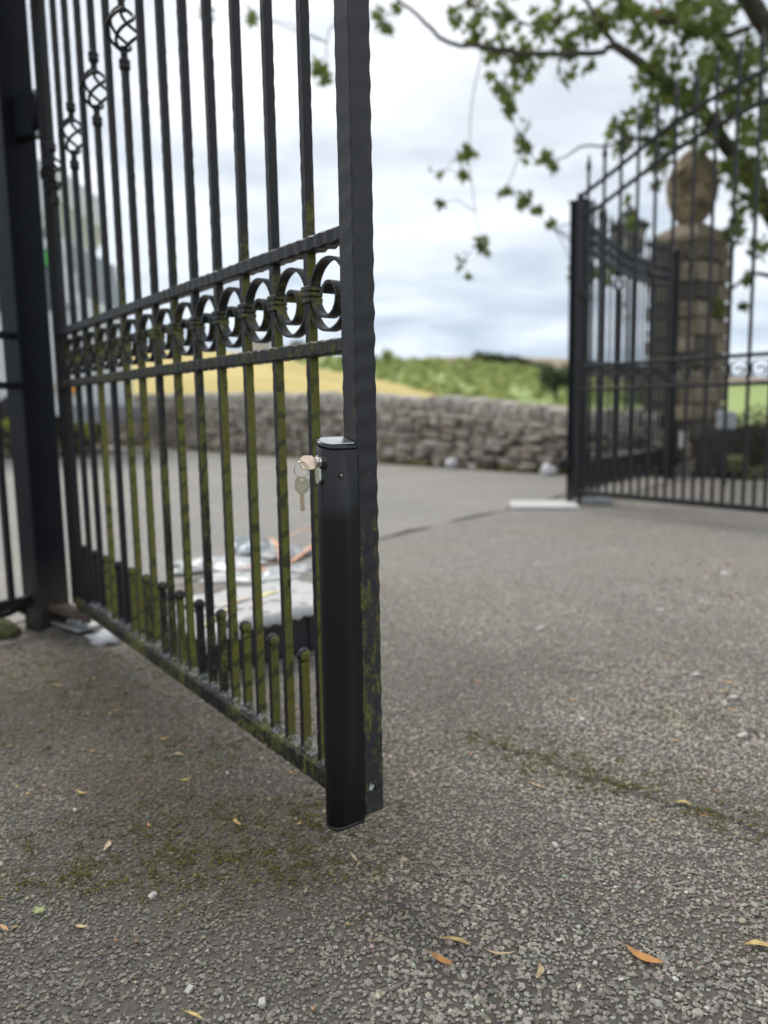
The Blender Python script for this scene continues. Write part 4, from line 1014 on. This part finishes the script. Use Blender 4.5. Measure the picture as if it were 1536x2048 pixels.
# far house whose roof shows through the scrolls
hb = at(523, 702, 88.0); hs2 = thing('farmhouse', 'pale grey farmhouse roof on the skyline, seen through the scrolls', 'house', (hb.x, hb.y, hb.z-.6), .15)
MB().box(-1.1, 1.1, -.8, .8, 0, 1.3).build('wall', M['house_wall'], hs2)
mb = MB(); mb.add([(-1.25, -.95, 1.3), (1.25, -.95, 1.3), (1.25, .95, 1.3), (-1.25, .95, 1.3), (-1.0, 0, 2.0), (1.0, 0, 2.0)], [(0,1,5,4), (2,3,4,5), (1,2,5), (3,0,4), (3,2,1,0)]); mb.build('roof', M['roof_slate'], hs2)

# ------------------------------------------------------------------ white lorry parked beyond the gate
lo = thing('lorry', 'white box lorry parked beyond the near gate hinges, mostly hidden by the post', 'lorry', (-4.5, 12.0, 0))
W = M['lorry_white']
MB().bbox(-7.2, -1.75, 0, 2.4, 1.0, 4.40, .04).build('box_body', W, lo)
mb = MB(); pr = [(-1.74, 3.3), (-.60, 3.45), (-.34, 3.85), (-.36, 4.36), (-1.74, 4.40)]; mb.loops([[(x, 0.02, zz) for x, zz in pr], [(x, 2.38, zz) for x, zz in pr]], False); mb.build('cab_roof_pod', W, lo)
mb = MB(); pr = [(-1.70, .62), (-.06, .62), (-.02, 1.9), (-.10, 2.45), (-.22, 3.25), (-1.70, 3.28)]; mb.loops([[(x, .05, zz) for x, zz in pr], [(x, 2.35, zz) for x, zz in pr]], False); mb.build('cab', W, lo)
mb = MB(); mb.add([(-.115, .2, 2.45), (-.115, 2.2, 2.45), (-.235, 2.2, 3.22), (-.235, .2, 3.22), (-.09, .2, 2.46), (-.09, 2.2, 2.46), (-.205, 2.2, 3.23), (-.205, .2, 3.23)], [(0,3,2,1), (4,5,6,7), (0,1,5,4), (1,2,6,5), (2,3,7,6), (3,0,4,7)]); mb.build('windscreen', M['dark_glass'], lo)
mb = MB(); mb.bbox(-1.35, -.40, .025, .049, 2.2, 3.1, .01); dr = mb.build('side_window', M['dark_glass'], lo)
mb = MB(); mb.bbox(-.30, -.05, -.12, .04, 2.25, 2.75, .03); mb.build('mirror', W, lo)
MB().bbox(-.30, .06, .02, 2.38, .48, .80, .03).build('bumper', M['lorry_grey'], lo)
for x in (-.60, -.22, -2.6, -4.4): MB().bbox(x-.09, x+.09, -.03, .02, .96, 1.14, .01).build('side_marker', M['amber'], lo)
MB().bbox(-.62, -.28, -.012, .02, 2.86, 3.06, .004).build('decal', M['decal_green'], lo)
for zz in (1.5, 2.0, 3.55, 3.75): MB().bbox(-7.1, -1.8, -.02, -.001, zz, zz+.05, .004).build('rub_rail', M['lorry_grey'], lo)
MB().box(-7.1, -1.6, .3, 2.1, .62, .95).build('chassis', M['lorry_grey'], lo)
for x in (-1.05, -5.2):
    for y in (.16, 2.24):
        mb = MB(); mb.lathe([(.28, -.13), (.46, -.14), (.50, -.09), (.50, .09), (.46, .14), (.28, .13)], 24); wh = mb.build('wheel', M['tyre'], lo, (x, y, .5), rot=(PI/2, 0, 0))
        mb = MB(); mb.lathe([(.02, -.10), (.27, -.12), (.27, .12), (.02, .10)], 18); mb.build('hub', M['galv'], wh)
leaf_cloud('verge_weeds', M['verge_weed'], [(-4.65+.28*i, 11.6+rnd.uniform(-.1, .1), .42+rnd.uniform(-.06, .1), .13) for i in range(-3, 2)], 500, .07, None, 31)
leaf_cloud('verge_weeds', M['hedge_leaf'], [(-4.65+.28*i, 11.65, .18, .2) for i in range(-4, 2)], 700, .08, None, 32)

# ------------------------------------------------------------------ crate and packaging behind the gate
def rect_frame(p0, p1):
    d = (Vector(p1)-Vector(p0)); return math.atan2(d.y, d.x), d.length
ang, ln = rect_frame((-.375, 1.845, 0), (-.1885, 1.998, 0))
cr = thing('crate', 'black plastic crate covered by a ragged white sheet, behind the near gate', 'crate', (-.375, 1.855, 0), ang)
mb = MB(); mb.bbox(-.02, .34, 0, .25, .004, .128, .006); mb.build('crate_body', M['crate'], cr)
for i in range(5): MB().bbox(.01+.07*i, .022+.07*i, -.005, .0005, .012, .118, .001).build('rib', M['crate'], cr)
MB().bbox(-.026, .346, -.008, -.0005, .108, .122, .002).build('rim', M['crate'], cr)
mb = MB(); n = 26; vs = []
rg = random.Random(3); fr = [rg.uniform(-.014, .012) for _ in range(n+1)]
for j in range(n+1):
    for i in range(n+1):
        x = -.09+.46*i/n; y = -.024+.32*j/n; zz = .1335+.004*math.sin(i*.9+j*.3)+.003*math.sin(j*1.1)+rg.uniform(-.0012, .0012)
        if j == 0: y += fr[i]*.5; zz -= .020+abs(fr[i])*1.1
        if j == 1: zz -= .006
        if i < 6: zz -= (6-i)*.006
        vs.append((x, y, zz))
mb.add(vs, [(j*(n+1)+i, j*(n+1)+i+1, (j+1)*(n+1)+i+1, (j+1)*(n+1)+i) for j in range(n) for i in range(n)], True)
ws = mb.build('white_sheet', M['sheet'], None, (-.375, 1.855, 0), rot=(0, 0, ang)); sm_ = ws.modifiers.new('thick', 'SOLIDIFY'); sm_.thickness = .0012
tag(ws, 'ragged white wrapping sheet with yellow print, draped over the black crate', 'sheet')
for x0, y0, x1, m_ in ((-.05, .06, .05, 'print_yellow'), (.09, .07, .20, 'print_orange'), (.02, .13, .13, 'print_orange'), (.16, .16, .24, 'print_yellow')):
    mb = MB(); vs = []
    for i in range(9):
        x = x0+(x1-x0)*i/8
        for y in (y0, y0+.018):
            fi, fj = (x+.09)/.46*n, (y+.024)/.32*n; vs.append((x, y, .1372+.004*math.sin(fi*.9+fj*.3)+.003*math.sin(fj*1.1)-max(0, 6-fi)*.006))
    mb.add(vs, [(2*i, 2*i+2, 2*i+3, 2*i+1) for i in range(8)]); mb.build('printed_stripe', M[m_], ws)
def crumple(label, m, loc, rz, sx, sy, h, seed, grp='scraps of packaging on the ground'):
    rg = np.random.RandomState(seed); n = 16; fx = rg.uniform(2, 7, 6); fy = rg.uniform(2, 7, 6); ph = rg.uniform(0, 6.28, 6); vs = []
    for j in range(n+1):
        for i in range(n+1):
            u, v = i/n-.5, j/n-.5; e = 1+.15*math.sin(5*math.atan2(v, u)+ph[0]); w = max(0, 1-(2*max(abs(u), abs(v)))**3)
            vs.append((u*sx*e, v*sy*e, .006+h*w*(.35+.65*abs(sum(math.sin(fx[q]*u*3+fy[q]*v*3+ph[q]) for q in range(6))/3))))
    mb = MB(); mb.add(vs, [(j*(n+1)+i, j*(n+1)+i+1, (j+1)*(n+1)+i+1, (j+1)*(n+1)+i) for j in range(n) for i in range(n)])
    o = mb.build('plastic_wrap', m, None, loc, rot=(0, 0, rz)); s_ = o.modifiers.new('thick', 'SOLIDIFY'); s_.thickness = .001; tag(o, label, 'packaging', grp)
crumple('flat milky plastic wrap on the ground, leftmost of the packaging', M['plastic'], (-.69, 3.20, 0), .2, .34, .26, .03, 1)
crumple('pale blue plastic wrap lying behind the milky one', M['plastic_blue'], (-.60, 3.58, 0), .5, .22, .2, .06, 2)
crumple('crumpled clear wrap tangled with the orange strap', M['plastic'], (-.45, 3.42, 0), -.3, .2, .2, .05, 3)
crumple('small white scrap of wrap in front of the orange strap', M['sheet'], (-.42, 3.06, 0), .1, .2, .12, .018, 4)
crumple('thin milky wrap right behind the crate sheet', M['plastic'], (-.52, 2.95, 0), .1, .34, .18, .016, 5)
crumple('white scrap of wrap under the right end of the orange strap', M['sheet'], (-.33, 3.10, 0), .4, .11, .08, .02, 6)
mb = MB()
for pts in ([(-.50, 3.70, .03), (-.38, 3.74, .07), (-.31, 3.72, .05), (-.33, 3.45, .03), (-.39, 3.22, .012)], [(-.62, 3.62, .02), (-.52, 3.52, .06), (-.46, 3.34, .05), (-.435, 3.20, .012), (-.39, 3.22, .012)]):
    mb.tube(pts, 0, 4, False, [(-.009, -.001), (.009, -.001), (.009, .001), (-.009, .001)])
tag(mb.build('packing_strap', M['strap'], None), 'orange packing strap lying in a loop on the ground behind the near gate', 'strap')
mb = MB(); mb.tube([(-.60, 3.05, .01), (-.55, 3.04, .03), (-.50, 3.06, .02), (-.47, 3.03, .012)], 0, 4, False, [(-.008, -.001), (.008, -.001), (.008, .001), (-.008, .001)])
tag(mb.build('packing_strap', simple('bright_orange_strap', (.80, .20, .04), .5), None), 'short bright orange strap end in front of the milky wrap', 'strap')

# ------------------------------------------------------------------ fallen leaves, chips
def blade(m, L, w, bend, curl, seed):
    rg = random.Random(seed); mb = MB(); n = 8; vs = []
    for i in range(n+1):
        f = i/n; ww = w*math.sin(PI*min(1, f*.97+.03))**.75*(1-.25*f); y = (f-.5)*L; x = bend*math.sin(PI*f)
        z = .004+curl*(2*f-1)**2
        vs += [(x-ww, y, z+ww*.45), (x, y, z), (x+ww, y, z+ww*.45+rg.uniform(-.0004, .0004))]
    fs = []
    for i in range(n): fs += [(3*i, 3*i+1, 3*i+4, 3*i+3), (3*i+1, 3*i+2, 3*i+5, 3*i+4)]
    mb.add(vs, fs, True); mb.tube([(0, L*.5, .0045+curl), (bend*.1, L*.62, .0055+curl)], .0005, 4); return mb
LV = [ # px, py of the photograph, length, turn, colour, label
 (162,1593,.024,60,'yellow','pale yellow leaf on open tarmac at the left, midway down'),(213,1698,.026,5,'tan','upright-lying tan leaf between the moss patch and the left edge'),
 (476,1650,.021,25,'yellow','pale yellow leaf just left of the lock box foot, near the moss'),(371,1565,.026,85,'olive','olive tan leaf lying flat in the moss patch, left of the lock box'),
 (386,1496,.022,88,'orange','orange leaf below the gate bottom rail, above the olive leaf'),(355,1515,.020,90,'tan','dull tan leaf just left of and below the orange leaf under the gate'),
 (330,1483,.016,-60,'yellow','small yellow leaf under the middle of the gate'),(268,1430,.022,80,'orange','orange leaf at the right of a row of three below the gate'),
 (221,1432,.013,10,'yellow','small yellow leaf in the middle of a row of three below the gate'),(177,1432,.014,35,'orange','short orange leaf at the left of a row of three below the gate'),
 (278,1338,.022,-70,'tan','tan leaf beside the bottom rail, right of its neighbour near the hinge'),(223,1329,.017,80,'orange','orange leaf near the white stone at the gate hinge'),
 (113,1376,.024,88,'yellow','yellow leaf below the near hinge post'),(230,1377,.020,80,'yellow','yellow leaf halfway between the white stone and the row of three'),
 (172,1365,.018,75,'olive','faint olive leaf just right of the yellow leaf below the hinge post'),(581,1551,.019,40,'orange','orange leaf by the bottom rail end, left of the lock box'),
 (707,1720,.023,25,'tan','pale tan leaf directly below the lock box'),(597,1653,.011,-30,'yellow','tiny yellow leaf touching the shade at the lock box foot'),
 (163,1860,.016,80,'yellow','curled yellow leaf right of the green leaf at the left'),(8,1863,.016,60,'orange','orange leaf cut by the left edge of the picture'),
 (909,1893,.030,72,'yellow','broad yellow leaf at the bottom, left of its four neighbours'),(880,1932,.032,55,'orange','thin orange brown leaf like a stick at the bottom'),
 (998,1910,.030,70,'tan','thin tan leaf right of the broad yellow one at the bottom'),(1075,1950,.022,-15,'tan','short pale leaf pointing up at the bottom centre'),
 (1288,1917,.036,50,'orange','large orange tan leaf at the bottom right'),(1515,1902,.028,78,'yellow','yellow leaf near the bottom right corner'),
 (1072,1574,.026,50,'tan','split pale leaf on the tarmac right of the end post foot'),(1365,1614,.024,65,'yellow','long yellow leaf resting on the mossy crack'),
 (1432,1588,.016,60,'orange','orange leaf above the crack, right of the long yellow leaf'),(1308,1648,.012,80,'yellow','small yellow leaf below the mossy crack'),
 (1407,1636,.011,70,'orange','small orange leaf beside the crack, below the long yellow leaf'),(1471,1673,.015,35,'green','green leaf curled at the crack near the right edge'),
 (1146,1404,.022,88,'orange','orange leaf on the open tarmac, centre right'),(956,1368,.020,60,'orange','pinkish orange leaf right of the end post, farther back'),
 (1340,1322,.022,88,'yellow','yellow leaf, lower of a touching pair on the right'),(1345,1307,.017,30,'tan','tan leaf, upper of a touching pair on the right'),
 (1442,1390,.026,60,'tan','tan leaf left of a white chip at the right'),(1412,1398,.020,85,'orange','orange leaf left of the tan leaf at the right'),
 (1463,1424,.018,80,'orange','orange leaf just below the white chip at the right'),(1255,1340,.016,75,'yellow','small yellow leaf left of the touching pair'),
 (1300,1370,.015,80,'olive','small olive leaf below the touching pair'),(1090,1388,.016,80,'olive','small olive leaf left of the orange leaf on open tarmac'),
 (775,1408,.014,85,'tan','tan leaf touching the right edge of the end post'),(1350,1485,.014,70,'orange','short orange brown leaf above the crack at the right'),
 (950,1310,.016,40,'yellow','yellow green leaf right of the end post, nearest the far gate'),(1456,1367,.022,85,'orange','orange leaf farthest right above the white chip'),
 (386,2040,.02,60,'yellow','sliver of yellow leaf at the very bottom, left half'),(1390,1010+75,.03,80,'yellow','blurred yellow leaf on the driveway before the far gate'),
 (1260,1500,.012,70,'olive','small olive leaf on the crack just right of centre'),(300,1655,.014,30,'orange','small orange leaf at the left rim of the moss patch')]
def gnd(px, py):
    a = at(px, py, 1.0)-Vector((0, 0, CAM_H)); t_ = -CAM_H/a.z; return a*t_
for i, (px, py, L, turn, colr, lab) in enumerate(LV):
    p = gnd(px, py); rg = random.Random(i); dist = math.hypot(p.x, p.y)
    mb = blade(None, L*rg.uniform(.95, 1.3), L*.125*rg.uniform(.6, 1.5), rg.uniform(-.25, .25)*L, rg.choice((0, .001, .004, .007))*rg.random(), i)
    o = mb.build('fallen_leaf', M['leaf_'+colr], None, (p.x, p.y, .002), rot=(rg.uniform(-.1, .1), rg.uniform(-.2, .2), math.radians(turn)))
    tag(o, lab, 'leaf', 'dry leaves fallen on the tarmac')
p = gnd(80, 1832); o = maple_leaf(None, s=.024).build('fallen_leaf', M['leaf_green'], None, (p.x, p.y, .006), rot=(.1, .1, .8)); tag(o, 'pale green lobed leaf flat on the tarmac near the left edge', 'leaf', 'dry leaves fallen on the tarmac')
CH = [(305,1797,.007,'pale flat chip on the plain tarmac left of centre'),(1392,1352,.010,'white chip left of the bigger white chip at the right'),(1467,1398,.014,'largest white chip among the leaves at the right'),(1080,1260,.016,'flat white scrap on the driveway, centre right'),
      (1275,1190,.015,'blurred white scrap farther back on the right'),(1320,1222,.017,'thin white scrap below the blurred one on the right'),(378,1986,.006,'cream pebble near the bottom edge, left half'),(525,2012,.007,'cream pebble near the bottom edge, left of centre'),
      (1110,1695,.006,'pale chip below the split leaf'),(1450,1150,.022,'broad pale patch of grit before the far gate'),(455,1550,.005,'tiny white chip right of the olive leaf'),(150,1625,.005,'tiny white chip just below the pale yellow leaf at left'),(1485,1475,.012,'white scrap by the mossy tuft at the right edge')]
M['pale_chip'] = simple('pale_stone_chip', (.46, .44, .41), .8, 0, .2, 150, .3); CHV = stone_variants('stone_chip', M['pale_chip'], 4, .2, .22)
for i, (px, py, s_, lab) in enumerate(CH):
    p = gnd(px, py); o = link('stone_chip', CHV[i % 4], None, (p.x, p.y, .004), (rnd.uniform(-.3, .3), rnd.uniform(-.3, .3), rnd.uniform(0, 6)), (s_*1.5, s_*1.0, min(.006, s_*.7))); tag(o, lab, 'stone chip', 'pale chips on the tarmac')
# crumbs of dry leaf and stem too small to tell apart
nl = 420; Q = np.concatenate([np.stack([NR.uniform(-.9, .0, 170), NR.uniform(.75, 2.1, 170)], 1), np.stack([NR.uniform(.05, 1.6, 250), NR.uniform(.8, 3.8, 250)], 1)])
cf = np.array([[.50, .36, .14], [.46, .26, .11], [.30, .20, .11], [.40, .36, .22], [.22, .15, .09]])[NR.randint(0, 5, nl)]*NR.uniform(.6, 1.15, (nl, 1))
scatter(np.concatenate([Q, np.full((nl, 1), .0045)], 1), NR.uniform(.0012, .0042, nl), .28, cf, M['chip'], 'leaf_crumbs', 41, .6, .2)
# grit swept in a pale band on the right
n = 240; q = NR.normal(0, 1, (n, 2))*[95, 30]+[1420, 1175]; P = np.array([gnd(a, b) for a, b in q]); P[:, 2] = .003
cc = np.where(NR.uniform(0, 1, (n, 1)) < .25, np.array([[.36, .22, .14]]), np.array([[.42, .40, .38]]))*NR.uniform(.5, 1.1, (n, 1))
scatter(P, NR.uniform(.003, .009, n), .3, cc, M['chip'], 'pale_grit', 8)
